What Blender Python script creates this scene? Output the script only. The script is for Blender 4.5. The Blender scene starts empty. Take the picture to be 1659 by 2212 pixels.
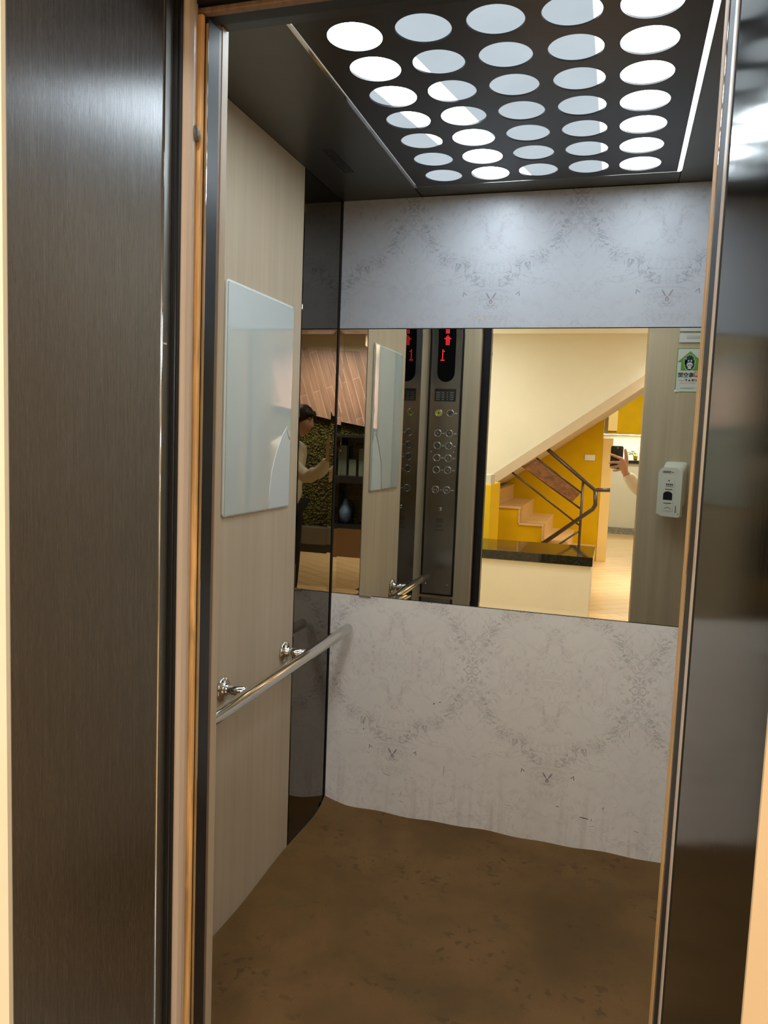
import bpy, bmesh, math, random
from mathutils import Matrix, Vector
R = math.radians
PI = math.pi
C = bpy.context.scene.collection
sc = bpy.context.scene

# ------------------------------------------------------------------ camera
CZ = 1.3686
cam_d = bpy.data.cameras.new('camera')
cam_d.sensor_fit = 'VERTICAL'
cam_d.sensor_height = 36.0
cam_d.sensor_width = 27.0
cam_d.lens = 1659.437 / 2212 * 36.0
cam_d.clip_start = 0.005
cam_d.clip_end = 60
cam = bpy.data.objects.new('camera', cam_d)
C.objects.link(cam)
rt = Vector((0.956194, 0.290252, 0.038036))
fw = Vector((-0.285715, 0.953638, -0.094555))
up = Vector((-0.063718, 0.079546, 0.994793))
m = Matrix.Identity(4)
for i in range(3):
    m[i][0] = rt[i]; m[i][1] = up[i]; m[i][2] = -fw[i]
m[2][3] = CZ
cam.matrix_world = m
sc.camera = cam

# ------------------------------------------------------------------ view, world, lights
vs = sc.view_settings
vs.view_transform = 'Standard'
vs.look = 'None'
vs.gamma = 1.0
vs.exposure = 0.0
vs.use_curve_mapping = False
sc.cycles.max_bounces = 14
sc.cycles.glossy_bounces = 12
sc.cycles.diffuse_bounces = 4
sc.cycles.transmission_bounces = 6
sc.cycles.sample_clamp_indirect = 6.0
sc.cycles.use_denoising = True

w = bpy.data.worlds.new('world')
sc.world = w
w.use_nodes = True
w.node_tree.nodes['Background'].inputs[0].default_value = (1.0, 0.95, 0.88, 1)
w.node_tree.nodes['Background'].inputs[1].default_value = 0.05

CAR_GLOW_A = 28.0      # tube behind the ceiling plate, handrail side
CAR_GLOW_B = 13.0      # tube on the other side
CAR_SOFT = 0.66        # opal plate away from the tubes
HALL = 1.0
COOL = (0.80, 0.92, 1.0)
WARM = (1.0, 0.995, 0.97)


def area(name, loc, size, power, col, rot=(0, 0, 0), sy=None, shape='RECTANGLE', spread=None):
    d = bpy.data.lights.new(name, 'AREA')
    d.shape = shape
    d.size = size
    if shape in ('RECTANGLE', 'ELLIPSE'):
        d.size_y = sy or size
    d.energy = power
    d.color = col
    if spread:
        d.spread = spread
    o = bpy.data.objects.new(name, d)
    o.location = loc
    o.rotation_euler = rot
    C.objects.link(o)
    return o


HALL_SPOTS = [(-0.3, -0.05), (-1.5, -0.5), (1.0, -0.6), (-1.7, -1.9), (0.9, -2.2), (1.9, -2.3), (0.25, -5.0), (0.2, -6.4), (-2.6, -1.2)]
HALL_POWER = [18, 19, 22, 19, 10, 6, 20, 24, 18]
for (hx, hy), hp in zip(HALL_SPOTS, HALL_POWER):
    area('hall_fill_lamp', (hx, hy, 2.56), 0.3, hp * HALL, WARM, shape='DISK')  # unseen lamps added to light the landing
for hx in (0.95, 1.5):
    area('shop_fill_lamp', (hx, -2.55, 2.50), 0.5, 30 * HALL, (1.0, 0.94, 0.86), rot=(R(-28), 0, 0), sy=0.2, spread=R(110))  # unseen lamps added to brighten the shop wall
area('under_stair_fill', (-1.9, -3.6, 1.0), 0.3, 5 * HALL, WARM)  # unseen area light below the flight, without a fixture
area('under_cabinet_lamp', (0.35, -7.85, 1.585), 1.2, 26 * HALL, (1.0, 0.95, 0.80), sy=0.08)


# ------------------------------------------------------------------ materials
def newmat(name):
    mt = bpy.data.materials.new(name)
    mt.use_nodes = True
    nt = mt.node_tree
    return mt, nt, nt.nodes['Principled BSDF']


def plain(name, col, rough=0.5, metal=0.0, spec=0.5, coat=0.0, var=0.0, scale=8.0, stretch=(1, 1, 1), bump=0.0, bscale=60):
    mt, nt, b = newmat(name)
    b.inputs['Roughness'].default_value = rough
    b.inputs['Metallic'].default_value = metal
    b.inputs['Specular IOR Level'].default_value = spec
    b.inputs['Coat Weight'].default_value = coat
    b.inputs['Coat Roughness'].default_value = 0.03
    tc = nt.nodes.new('ShaderNodeTexCoord')
    mp = nt.nodes.new('ShaderNodeMapping')
    mp.inputs['Scale'].default_value = stretch
    nt.links.new(tc.outputs['Object'], mp.inputs[0])
    n = nt.nodes.new('ShaderNodeTexNoise')
    n.inputs['Scale'].default_value = scale
    n.inputs['Detail'].default_value = 5
    nt.links.new(mp.outputs[0], n.inputs[0])
    r = nt.nodes.new('ShaderNodeValToRGB')
    v = max(var, 0.004)
    r.color_ramp.elements[0].position = 0.3
    r.color_ramp.elements[1].position = 0.7
    r.color_ramp.elements[0].color = [max(0, c * (1 - v)) for c in col] + [1]
    r.color_ramp.elements[1].color = [min(1, c * (1 + v)) for c in col] + [1]
    nt.links.new(n.outputs[0], r.inputs[0])
    nt.links.new(r.outputs[0], b.inputs['Base Color'])
    if bump:
        n2 = nt.nodes.new('ShaderNodeTexNoise')
        n2.inputs['Scale'].default_value = bscale
        n2.inputs['Detail'].default_value = 4
        nt.links.new(mp.outputs[0], n2.inputs[0])
        bp = nt.nodes.new('ShaderNodeBump')
        bp.inputs['Strength'].default_value = bump
        bp.inputs['Distance'].default_value = 0.004
        nt.links.new(n2.outputs[0], bp.inputs['Height'])
        nt.links.new(bp.outputs[0], b.inputs['Normal'])
    return mt


def s2l(r, g, b):
    f = lambda c: (c / 255 / 12.92) if c / 255 <= 0.04045 else ((c / 255 + 0.055) / 1.055) ** 2.4
    return (f(r), f(g), f(b))


def math_n(nt, op, a, b=None, c=None, clamp=False):
    n = nt.nodes.new('ShaderNodeMath')
    n.operation = op
    n.use_clamp = clamp
    for i, x in enumerate((a, b, c)):
        if x is None:
            continue
        if isinstance(x, (int, float)):
            n.inputs[i].default_value = x
        else:
            nt.links.new(x, n.inputs[i])
    return n.outputs[0]


def mix_c(nt, fac, a, b, mode='MIX'):
    n = nt.nodes.new('ShaderNodeMix')
    n.data_type = 'RGBA'
    n.blend_type = mode
    for i, x in ((0, fac), (6, a), (7, b)):
        if isinstance(x, (int, float)):
            n.inputs[i].default_value = x
        elif isinstance(x, (tuple, list)):
            n.inputs[i].default_value = tuple(x) + (1,) if len(x) == 3 else x
        else:
            nt.links.new(x, n.inputs[i])
    return n.outputs[2]


def noise(nt, vec, scale, detail=4, dist=0.0, rough=0.5):
    n = nt.nodes.new('ShaderNodeTexNoise')
    n.inputs['Scale'].default_value = scale
    n.inputs['Detail'].default_value = detail
    n.inputs['Distortion'].default_value = dist
    n.inputs['Roughness'].default_value = rough
    nt.links.new(vec, n.inputs[0])
    return n.outputs[0]


def ramp(nt, fac, stops):
    r = nt.nodes.new('ShaderNodeValToRGB')
    e = r.color_ramp.elements
    while len(e) < len(stops):
        e.new(0.5)
    for k, (p, c) in enumerate(stops):
        e[k].position = p
        e[k].color = tuple(c) + (1,) if not isinstance(c, (int, float)) else (c, c, c, 1)
    nt.links.new(fac, r.inputs[0])
    return r.outputs[0]


def world_vec(nt, scale=(1, 1, 1), rot=(0, 0, 0)):
    g = nt.nodes.new('ShaderNodeNewGeometry')
    mp = nt.nodes.new('ShaderNodeMapping')
    mp.inputs['Scale'].default_value = scale
    mp.inputs['Rotation'].default_value = rot
    nt.links.new(g.outputs['Position'], mp.inputs[0])
    return mp.outputs[0]


def m_steel(name, col=(0.56, 0.54, 0.50), rough=0.26, aniso=0.85, streak=1.0, bstr=0.06):
    mt, nt, b = newmat(name)
    b.inputs['Metallic'].default_value = 1.0
    b.inputs['Anisotropic'].default_value = aniso
    tg = nt.nodes.new('ShaderNodeTangent')
    tg.direction_type = 'RADIAL'
    tg.axis = 'Z'
    nt.links.new(tg.outputs[0], b.inputs['Tangent'])
    v = world_vec(nt, (900, 900, 5))
    n = noise(nt, v, 1.0, 3)
    v2 = world_vec(nt, (130, 130, 1.2))
    n2 = noise(nt, v2, 1.0, 4)
    s = math_n(nt, 'ADD', math_n(nt, 'MULTIPLY', n, 0.5), math_n(nt, 'MULTIPLY', n2, 0.5))
    lo = [c * (1 - 0.10 * streak) for c in col]
    hi = [min(1, c * (1 + 0.10 * streak)) for c in col]
    nt.links.new(ramp(nt, s, [(0.3, lo), (0.7, hi)]), b.inputs['Base Color'])
    nt.links.new(math_n(nt, 'MULTIPLY_ADD', n, 0.06, rough - 0.03), b.inputs['Roughness'])
    bp = nt.nodes.new('ShaderNodeBump')
    bp.inputs['Strength'].default_value = bstr
    bp.inputs['Distance'].default_value = 0.0006
    nt.links.new(n, bp.inputs['Height'])
    nt.links.new(bp.outputs[0], b.inputs['Normal'])
    return mt


def m_laminate(name, col, dark=0.10):
    """vertical-grain beige laminate"""
    mt, nt, b = newmat(name)
    n1 = noise(nt, world_vec(nt, (26, 26, 1.0)), 1.0, 5, 0.3)
    n2 = noise(nt, world_vec(nt, (160, 160, 3.0)), 1.0, 3)
    n3 = noise(nt, world_vec(nt, (5, 5, 0.5)), 1.0, 2)
    s = math_n(nt, 'ADD', math_n(nt, 'MULTIPLY', n1, 0.55), math_n(nt, 'ADD', math_n(nt, 'MULTIPLY', n2, 0.2), math_n(nt, 'MULTIPLY', n3, 0.25)))
    lo = [c * (1 - dark) for c in col]
    hi = [min(1, c * (1 + dark)) for c in col]
    base = ramp(nt, s, [(0.35, lo), (0.65, hi)])
    # few darker knots and scuffs
    kn = noise(nt, world_vec(nt, (22, 22, 7)), 1.0, 4, 0.6)
    km = math_n(nt, 'MULTIPLY', math_n(nt, 'SUBTRACT', kn, 0.705, clamp=True), 5.0, clamp=True)
    nt.links.new(mix_c(nt, km, base, [c * 0.62 for c in col]), b.inputs['Base Color'])
    b.inputs['Roughness'].default_value = 0.42
    b.inputs['Specular IOR Level'].default_value = 0.35
    return mt


def m_marble(name, tint, cx, cz):
    """book-matched white marble film: mirrored every 0.2765 m in x and about z=cz"""
    mt, nt, b = newmat(name)
    g = nt.nodes.new('ShaderNodeNewGeometry')
    sp = nt.nodes.new('ShaderNodeSeparateXYZ')
    nt.links.new(g.outputs['Position'], sp.inputs[0])
    u = math_n(nt, 'PINGPONG', math_n(nt, 'SUBTRACT', sp.outputs[0], cx), 0.2765)
    v = math_n(nt, 'ABSOLUTE', math_n(nt, 'SUBTRACT', sp.outputs[2], cz))
    cb = nt.nodes.new('ShaderNodeCombineXYZ')
    nt.links.new(u, cb.inputs[0]); nt.links.new(v, cb.inputs[2])
    P = cb.outputs[0]
    big = noise(nt, P, 5.0, 3, 0.4)
    fine = noise(nt, P, 26.0, 5, 1.2)

    def veins(scale, width, dist):
        n = noise(nt, P, scale, 6, dist, 0.62)
        d = math_n(nt, 'ABSOLUTE', math_n(nt, 'SUBTRACT', n, 0.5))
        return math_n(nt, 'SUBTRACT', 1.0, math_n(nt, 'DIVIDE', d, width, clamp=True), clamp=True)
    # distance from the diagonal band that climbs from the lower tip to the crossing
    # line through (u=0, v=.34) and (u=.2765, v=.06)
    lx, lz = 0.2765, -0.28
    ln = math.hypot(lx, lz)
    wob = math_n(nt, 'MULTIPLY', math_n(nt, 'SUBTRACT', noise(nt, P, 9.0, 4), 0.5), 0.16)
    dist = math_n(nt, 'ADD', math_n(nt, 'ADD', math_n(nt, 'MULTIPLY', u, -lz / ln), math_n(nt, 'MULTIPLY', math_n(nt, 'SUBTRACT', v, 0.34), lx / ln)), wob)
    band = math_n(nt, 'SUBTRACT', 1.0, math_n(nt, 'DIVIDE', math_n(nt, 'ABSOLUTE', dist), 0.045, clamp=True), clamp=True)
    # ring round the diamond at u=0, v=0
    rr = math_n(nt, 'ADD', math_n(nt, 'ADD', math_n(nt, 'MULTIPLY', u, 1.0), math_n(nt, 'MULTIPLY', v, 0.75)), wob)
    ring = math_n(nt, 'SUBTRACT', 1.0, math_n(nt, 'DIVIDE', math_n(nt, 'ABSOLUTE', math_n(nt, 'SUBTRACT', rr, 0.115)), 0.022, clamp=True), clamp=True)
    # knot of small veins round the crossing at u=.2765
    du = math_n(nt, 'SUBTRACT', 0.2765, u)
    kd = math_n(nt, 'SQRT', math_n(nt, 'ADD', math_n(nt, 'MULTIPLY', du, du), math_n(nt, 'MULTIPLY', math_n(nt, 'MULTIPLY', v, v), 0.25)))
    knot = math_n(nt, 'SUBTRACT', 1.0, math_n(nt, 'DIVIDE', kd, 0.085, clamp=True), clamp=True)
    vfine = veins(17, 0.026, 1.4)
    vmid = veins(7.5, 0.010, 1.0)
    vmic = veins(34, 0.036, 1.0)
    base = ramp(nt, big, [(0.3, [c * 0.94 for c in tint]), (0.7, tint)])
    c1 = mix_c(nt, math_n(nt, 'MULTIPLY', math_n(nt, 'MULTIPLY', band, vfine), 1.0), base, [c * 0.42 for c in tint])
    c1 = mix_c(nt, math_n(nt, 'MULTIPLY', band, 0.13), c1, [tint[0] * 0.70, tint[1] * 0.66, tint[2] * 0.72])
    c1 = mix_c(nt, math_n(nt, 'MULTIPLY', ring, math_n(nt, 'MULTIPLY_ADD', vmic, 0.55, 0.05)), c1, [tint[0] * 0.62, tint[1] * 0.50, tint[2] * 0.55])
    c1 = mix_c(nt, math_n(nt, 'MULTIPLY', math_n(nt, 'MULTIPLY', knot, vmic), 1.0), c1, [tint[0] * 0.45, tint[1] * 0.40, tint[2] * 0.48])
    c1 = mix_c(nt, math_n(nt, 'MULTIPLY', vmid, 0.30), c1, [c * 0.45 for c in tint])
    c1 = mix_c(nt, math_n(nt, 'MULTIPLY', math_n(nt, 'SUBTRACT', fine, 0.48, clamp=True), 1.0, clamp=True), c1, [tint[0] * 0.72, tint[1] * 0.62, tint[2] * 0.68])
    # rubbed, smudged lower edge
    low = math_n(nt, 'SUBTRACT', 1.0, math_n(nt, 'DIVIDE', sp.outputs[2], 0.26, clamp=True), clamp=True)
    sm = noise(nt, world_vec(nt, (40, 1, 3)), 1.0, 4)
    smm = math_n(nt, 'MULTIPLY', low, math_n(nt, 'MULTIPLY', math_n(nt, 'SUBTRACT', sm, 0.5, clamp=True), 2.2, clamp=True))
    c1 = mix_c(nt, smm, c1, [tint[0] * 0.66, tint[1] * 0.55, tint[2] * 0.58])
    nt.links.new(c1, b.inputs['Base Color'])
    b.inputs['Roughness'].default_value = 0.35
    b.inputs['Specular IOR Level'].default_value = 0.3
    return mt


def m_floor_vinyl():
    mt, nt, b = newmat('worn_brown_vinyl')
    W = world_vec(nt)
    big = noise(nt, W, 2.6, 4, 0.5)
    mid = noise(nt, W, 11, 5, 0.4)
    base = ramp(nt, big, [(0.3, s2l(92, 68, 34)), (0.5, s2l(112, 82, 44)), (0.7, s2l(124, 92, 54))])
    c = mix_c(nt, math_n(nt, 'MULTIPLY', math_n(nt, 'SUBTRACT', mid, 0.45, clamp=True), 1.2, clamp=True), base, s2l(84, 62, 32))
    spots = noise(nt, W, 34, 3, 0.3)
    cl = noise(nt, W, 5, 2)
    sm = math_n(nt, 'MULTIPLY', math_n(nt, 'MULTIPLY', math_n(nt, 'SUBTRACT', spots, 0.575, clamp=True), 16, clamp=True),
                math_n(nt, 'MULTIPLY', math_n(nt, 'SUBTRACT', cl, 0.47, clamp=True), 7, clamp=True))
    c = mix_c(nt, math_n(nt, 'MULTIPLY', sm, 0.5), c, s2l(56, 42, 20))
    pat = noise(nt, W, 6.5, 4, 0.2)
    pm = math_n(nt, 'MULTIPLY', math_n(nt, 'SUBTRACT', pat, 0.635, clamp=True), 22, clamp=True)
    c = mix_c(nt, math_n(nt, 'MULTIPLY', pm, 0.3), c, s2l(84, 72, 40))
    gr = noise(nt, W, 260, 2)
    c = mix_c(nt, math_n(nt, 'MULTIPLY', math_n(nt, 'SUBTRACT', gr, 0.45, clamp=True), 0.8, clamp=True), c, s2l(80, 58, 30))
    nt.links.new(c, b.inputs['Base Color'])
    b.inputs['Roughness'].default_value = 0.62
    b.inputs['Specular IOR Level'].default_value = 0.25
    bp = nt.nodes.new('ShaderNodeBump')
    bp.inputs['Strength'].default_value = 0.25
    bp.inputs['Distance'].default_value = 0.002
    nt.links.new(gr, bp.inputs['Height'])
    nt.links.new(bp.outputs[0], b.inputs['Normal'])
    return mt


def m_planks(name, c1, c2, mortar, sx, sy, rot=(0, 0, 0), scale=1.0, msz=0.006, rough=0.35, bright=0.12, vec_axes='XY'):
    mt, nt, b = newmat(name)
    g = nt.nodes.new('ShaderNodeNewGeometry')
    sp = nt.nodes.new('ShaderNodeSeparateXYZ')
    nt.links.new(g.outputs['Position'], sp.inputs[0])
    ix = 'XYZ'.index(vec_axes[0]); iy = 'XYZ'.index(vec_axes[1])
    cb = nt.nodes.new('ShaderNodeCombineXYZ')
    nt.links.new(sp.outputs[ix], cb.inputs[0]); nt.links.new(sp.outputs[iy], cb.inputs[1])
    mp = nt.nodes.new('ShaderNodeMapping')
    mp.inputs['Rotation'].default_value = rot
    nt.links.new(cb.outputs[0], mp.inputs[0])
    br = nt.nodes.new('ShaderNodeTexBrick')
    br.inputs['Scale'].default_value = scale
    br.inputs['Brick Width'].default_value = sx
    br.inputs['Row Height'].default_value = sy
    br.inputs['Mortar Size'].default_value = msz
    br.inputs['Color1'].default_value = c1 + (1,)
    br.inputs['Color2'].default_value = c2 + (1,)
    br.inputs['Mortar'].default_value = mortar + (1,)
    nt.links.new(mp.outputs[0], br.inputs[0])
    m2 = nt.nodes.new('ShaderNodeMapping')
    m2.inputs['Scale'].default_value = (2.0, 26, 1)
    nt.links.new(mp.outputs[0], m2.inputs[0])
    n = noise(nt, m2.outputs[0], 1.0, 5, 0.8)
    f = ramp(nt, n, [(0.3, 1 - bright), (0.7, 1.0)])
    nt.links.new(mix_c(nt, 1.0, br.outputs[0], f, 'MULTIPLY'), b.inputs['Base Color'])
    b.inputs['Roughness'].default_value = rough
    return mt


def m_emit(name, col, strength):
    mt, nt, b = newmat(name)
    b.inputs['Base Color'].default_value = (0.02, 0.02, 0.02, 1)
    b.inputs['Emission Color'].default_value = tuple(col) + (1,)
    b.inputs['Emission Strength'].default_value = strength
    return mt


def m_opal():
    """opal acrylic with a tube behind each long side; the door-side tube hangs askew"""
    mt, nt, b = newmat('lit_opal_acrylic')
    g = nt.nodes.new('ShaderNodeNewGeometry')
    sp = nt.nodes.new('ShaderNodeSeparateXYZ')
    nt.links.new(g.outputs['Position'], sp.inputs[0])
    x, y = sp.outputs[0], sp.outputs[1]
    # askew tube: x = -0.60 + (y-1.55)*0.20
    d1 = math_n(nt, 'ABSOLUTE', math_n(nt, 'SUBTRACT', x, math_n(nt, 'MULTIPLY_ADD', math_n(nt, 'SUBTRACT', y, 1.55), 0.21, -0.582)))
    t1 = math_n(nt, 'SUBTRACT', 1.0, math_n(nt, 'MULTIPLY', math_n(nt, 'SUBTRACT', d1, 0.050, clamp=True), 30, clamp=True), clamp=True)
    d2 = math_n(nt, 'ABSOLUTE', math_n(nt, 'SUBTRACT', x, 0.02))
    t2 = math_n(nt, 'SUBTRACT', 1.0, math_n(nt, 'MULTIPLY', math_n(nt, 'SUBTRACT', d2, 0.085, clamp=True), 30, clamp=True), clamp=True)
    t = math_n(nt, 'ADD', t1, t2, clamp=True)
    dust = noise(nt, world_vec(nt, (7, 7, 1)), 1.0, 4, 0.6)
    soft = math_n(nt, 'MULTIPLY_ADD', dust, 0.16, CAR_SOFT - 0.08)
    st = math_n(nt, 'ADD', math_n(nt, 'MULTIPLY', math_n(nt, 'SUBTRACT', 1.0, t), soft), math_n(nt, 'ADD', math_n(nt, 'MULTIPLY', t1, CAR_GLOW_A), math_n(nt, 'MULTIPLY', t2, CAR_GLOW_B)))
    b.inputs['Base Color'].default_value = (0.8, 0.84, 0.85, 1)
    b.inputs['Base Color'].default_value = (0.0, 0.0, 0.0, 1)
    b.inputs['Roughness'].default_value = 0.6
    b.inputs['Specular IOR Level'].default_value = 0.1
    b.inputs['Emission Color'].default_value = COOL + (1,)
    nt.links.new(st, b.inputs['Emission Strength'])
    return mt


def m_moss():
    mt, nt, b = newmat('preserved_moss')
    W = world_vec(nt)
    n = noise(nt, W, 55, 5, 1.5)
    n2 = noise(nt, W, 9, 3)
    c = ramp(nt, n, [(0.35, s2l(36, 40, 14)), (0.55, s2l(92, 92, 34)), (0.75, s2l(150, 142, 70))])
    nt.links.new(mix_c(nt, math_n(nt, 'MULTIPLY', n2, 0.5), c, s2l(60, 44, 20)), b.inputs['Base Color'])
    b.inputs['Roughness'].default_value = 0.9
    return mt


def m_wood(name, col, axis_scale=(3, 3, 30), rough=0.45, amt=0.25):
    mt, nt, b = newmat(name)
    n = noise(nt, world_vec(nt, axis_scale), 1.0, 5, 1.2)
    nt.links.new(ramp(nt, n, [(0.3, [c * (1 - amt) for c in col]), (0.7, [min(1, c * (1 + amt)) for c in col])]), b.inputs['Base Color'])
    b.inputs['Roughness'].default_value = rough
    return mt


M = {}
M['steel'] = m_steel('brushed_steel', (0.325, 0.325, 0.33), 0.27, 0.85, 0.6, 0.10)
M['steel_r'] = m_steel('brushed_steel_satin', (0.29, 0.285, 0.27), 0.10, 0.6, 0.2, 0.03)
M['steel_fine'] = m_steel('fine_steel', (0.27, 0.27, 0.262), 0.22, 0.6, 0.4)
M['chrome'] = plain('polished_chrome', (0.72, 0.71, 0.68), 0.08, 1.0)
M['black_glass'] = plain('black_mirror_steel', (0.115, 0.100, 0.078), 0.012, 1.0, var=0.03)
M['black'] = plain('matt_black', (0.006, 0.006, 0.007), 0.45)
M['black_door'] = plain('black_painted_door_edge', (0.012, 0.013, 0.016), 0.30, var=0.25, scale=30)
M['rubber'] = plain('black_rubber', (0.004, 0.004, 0.004), 0.55)
M['mirror'] = plain('silvered_mirror', (0.79, 0.785, 0.71), 0.0, 1.0, var=0.0)
M['laminate'] = m_laminate('beige_laminate', s2l(191, 173, 147))
M['laminate_edge'] = m_wood('laminate_edge_wood', s2l(128, 102, 82), (60, 60, 3), 0.5)
M['orange_edge'] = m_wood('raw_board_edge', s2l(206, 160, 100), (90, 90, 6), 0.55, 0.35)
M['beige_edge'] = m_wood('beige_door_edge', s2l(200, 180, 160), (70, 70, 2), 0.35, 0.10)
M['marble_low'] = m_marble('white_marble_film_lit', (0.93, 0.90, 0.85), -0.7125, 0.577)  # brighter, warmer copy of the film, carrying the landing's light in its tint
M['marble_top'] = m_marble('white_marble_film_dimmed', (0.49, 0.51, 0.55), -0.436, 2.185)  # same film; tint darkened to offset the lamp's glare, cooled for its light
M['mark'] = plain('grey_print_mark', s2l(142, 134, 142), 0.4)
M['scratch'] = plain('dark_scratch', s2l(52, 46, 46), 0.5)
M['vinyl'] = m_floor_vinyl()
M['ceil_steel'] = plain('grey_ceiling_steel', (0.13, 0.125, 0.11), 0.34, 0.85, var=0.04)
M['perf'] = plain('black_perforated_plate', (0.030, 0.026, 0.024), 0.35, 0.4)
M['opal'] = m_opal()
M['slit'] = m_emit('lit_slit', COOL, 50.0)
M['acrylic_white'] = plain('white_backed_acrylic', s2l(202, 209, 204), 0.05, 0.0, 0.9, coat=1.0, var=0.02, scale=3)
M['acrylic_white'].node_tree.nodes['Principled BSDF'].inputs['Coat IOR'].default_value = 2.0
M['acrylic_edge'] = plain('acrylic_edge', s2l(225, 228, 222), 0.12)
M['cream'] = plain('cream_plaster', s2l(230, 228, 210), 0.75, var=0.03, scale=2, bump=0.15, bscale=90)
M['cream2'] = plain('cream_wall_paint', s2l(230, 218, 192), 0.6, var=0.03)
M['beige_wall'] = plain('beige_wall_paint', s2l(220, 192, 152), 0.55, var=0.04, scale=3)
M['yellow'] = plain('mustard_paint', s2l(200, 158, 0), 0.7, spec=0.15, var=0.05, scale=6)
M['yellow_b'] = plain('bright_yellow_paint', s2l(236, 196, 4), 0.5, var=0.03)
M['pale_door'] = m_wood('pale_yellow_board', s2l(232, 200, 128), (4, 4, 1), 0.5, 0.05)
M['stringer'] = plain('beige_stringer_paint', s2l(202, 186, 158), 0.6, var=0.03)
M['tread'] = m_wood('light_wood_tread', s2l(208, 168, 112), (4, 16, 16), 0.35, 0.14)
M['rail'] = plain('dark_brown_rail', s2l(62, 48, 38), 0.32)
M['plank'] = m_wood('knotty_plank', s2l(122, 78, 40), (12, 12, 26), 0.5, 0.4)
M['granite'] = plain('black_granite', s2l(36, 38, 30), 0.07, 0.0, 0.6, var=0.5, scale=40)
M['hall_floor'] = m_planks('pale_wood_floor_tiles', s2l(236, 204, 150), s2l(228, 194, 140), s2l(176, 140, 92), 0.9, 0.15, (0, 0, R(38)), 1.0, 0.004, 0.3, 0.10)
M['wood_tile'] = m_planks('brown_wood_tiles', s2l(160, 128, 110), s2l(136, 106, 92), s2l(214, 196, 180), 0.9, 0.085, (0, 0, R(-72)), 1.0, 0.002, 0.4, 0.40, 'XZ')
M['moss'] = m_moss()
M['white'] = plain('white_plastic', s2l(218, 217, 203), 0.35, var=0.01)
M['white_paper'] = plain('white_paper', s2l(206, 208, 202), 0.4)
M['green'] = plain('leaf_green_print', s2l(96, 150, 46), 0.4)
M['dkgreen'] = plain('dark_green_print', s2l(10, 62, 52), 0.4)
M['red'] = plain('red_print', s2l(190, 40, 40), 0.4)
M['pink'] = plain('pale_red_print', s2l(224, 150, 150), 0.4)
M['ink'] = plain('black_ink', s2l(38, 42, 48), 0.4)
M['greyink'] = plain('grey_ink', s2l(120, 120, 120), 0.4)
M['window_dark'] = plain('smoked_window', s2l(40, 40, 44), 0.1)
M['led'] = m_emit('red_led', (1.0, 0.02, 0.03), 3.5)
M['yellow_lens'] = plain('yellow_button_face', s2l(190, 184, 60), 0.3)
M['button'] = plain('button_face', (0.16, 0.16, 0.165), 0.3, 0.8)
M['silver'] = plain('silver_print', (0.55, 0.56, 0.58), 0.3, 0.6)
M['skin'] = plain('skin', s2l(198, 152, 124), 0.5, var=0.05)
M['hair'] = plain('dark_hair', s2l(30, 22, 16), 0.5, var=0.3, scale=80, stretch=(1, 1, 6))
M['shirt'] = plain('off_white_cotton', s2l(226, 218, 196), 0.85, var=0.04, bump=0.3, bscale=40)
M['trousers'] = plain('black_trousers', s2l(28, 27, 28), 0.85)
M['phone'] = plain('black_phone_glass', (0.006, 0.006, 0.008), 0.12, coat=0.5)
M['counter_black'] = plain('black_counter', s2l(34, 34, 36), 0.2)
M['mosaic'] = plain('grey_pebble_mosaic', s2l(150, 150, 140), 0.6, var=0.5, scale=60)
M['leaf'] = plain('leaf', s2l(96, 140, 44), 0.5, var=0.2)
M['glass_dark'] = plain('dark_glass', (0.018, 0.026, 0.028), 0.05, 0.0, 0.8)
M['goods_a'] = plain('blue_wrap', s2l(84, 108, 134), 0.3, var=0.3, scale=30)
M['goods_b'] = plain('pale_carton', s2l(92, 102, 88), 0.5)
M['brown_base'] = plain('brown_base_panel', s2l(110, 82, 48), 0.5)
M['grey_stone'] = plain('grey_stone', s2l(86, 80, 68), 0.5, var=0.1)
M['sill'] = plain('aluminium_sill', (0.45, 0.44, 0.42), 0.35, 1.0)


# ------------------------------------------------------------------ mesh helpers
def obj(name, bm, mat, parent=None, smooth=False, recalc=True):
    me = bpy.data.meshes.new(name)
    if recalc:
        bmesh.ops.recalc_face_normals(bm, faces=bm.faces)
    bm.to_mesh(me)
    bm.free()
    mats = mat if isinstance(mat, (list, tuple)) else [mat]
    for q in mats:
        me.materials.append(q)
    if smooth:
        for p in me.polygons:
            p.use_smooth = True
    o = bpy.data.objects.new(name, me)
    C.objects.link(o)
    if parent:
        o.parent = parent
        o.matrix_parent_inverse = Matrix.Translation(parent.location).inverted()
    return o


def empty(name, loc=(0, 0, 0)):
    o = bpy.data.objects.new(name, None)
    o.empty_display_size = 0.05
    o.location = loc
    C.objects.link(o)
    return o


def tag(o, label, cat, group=None, kind=None):
    o['label'] = label
    o['category'] = cat
    if group:
        o['group'] = group
    if kind:
        o['kind'] = kind
    return o


def struct(o):
    o['kind'] = 'structure'
    return o


def box(bm, a, b, bev=0.0, seg=2, mi=0):
    x0, y0, z0 = a
    x1, y1, z1 = b
    vs_ = [bm.verts.new(p) for p in ((x0, y0, z0), (x1, y0, z0), (x1, y1, z0), (x0, y1, z0), (x0, y0, z1), (x1, y0, z1), (x1, y1, z1), (x0, y1, z1))]
    fs = []
    for q in ((0, 3, 2, 1), (4, 5, 6, 7), (0, 1, 5, 4), (1, 2, 6, 5), (2, 3, 7, 6), (3, 0, 4, 7)):
        f = bm.faces.new([vs_[i] for i in q])
        f.material_index = mi
        fs.append(f)
    if bev:
        es = list({e for f in fs for e in f.edges})
        bmesh.ops.bevel(bm, geom=es, offset=bev, segments=seg, affect='EDGES', profile=0.5)
    return fs


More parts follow.
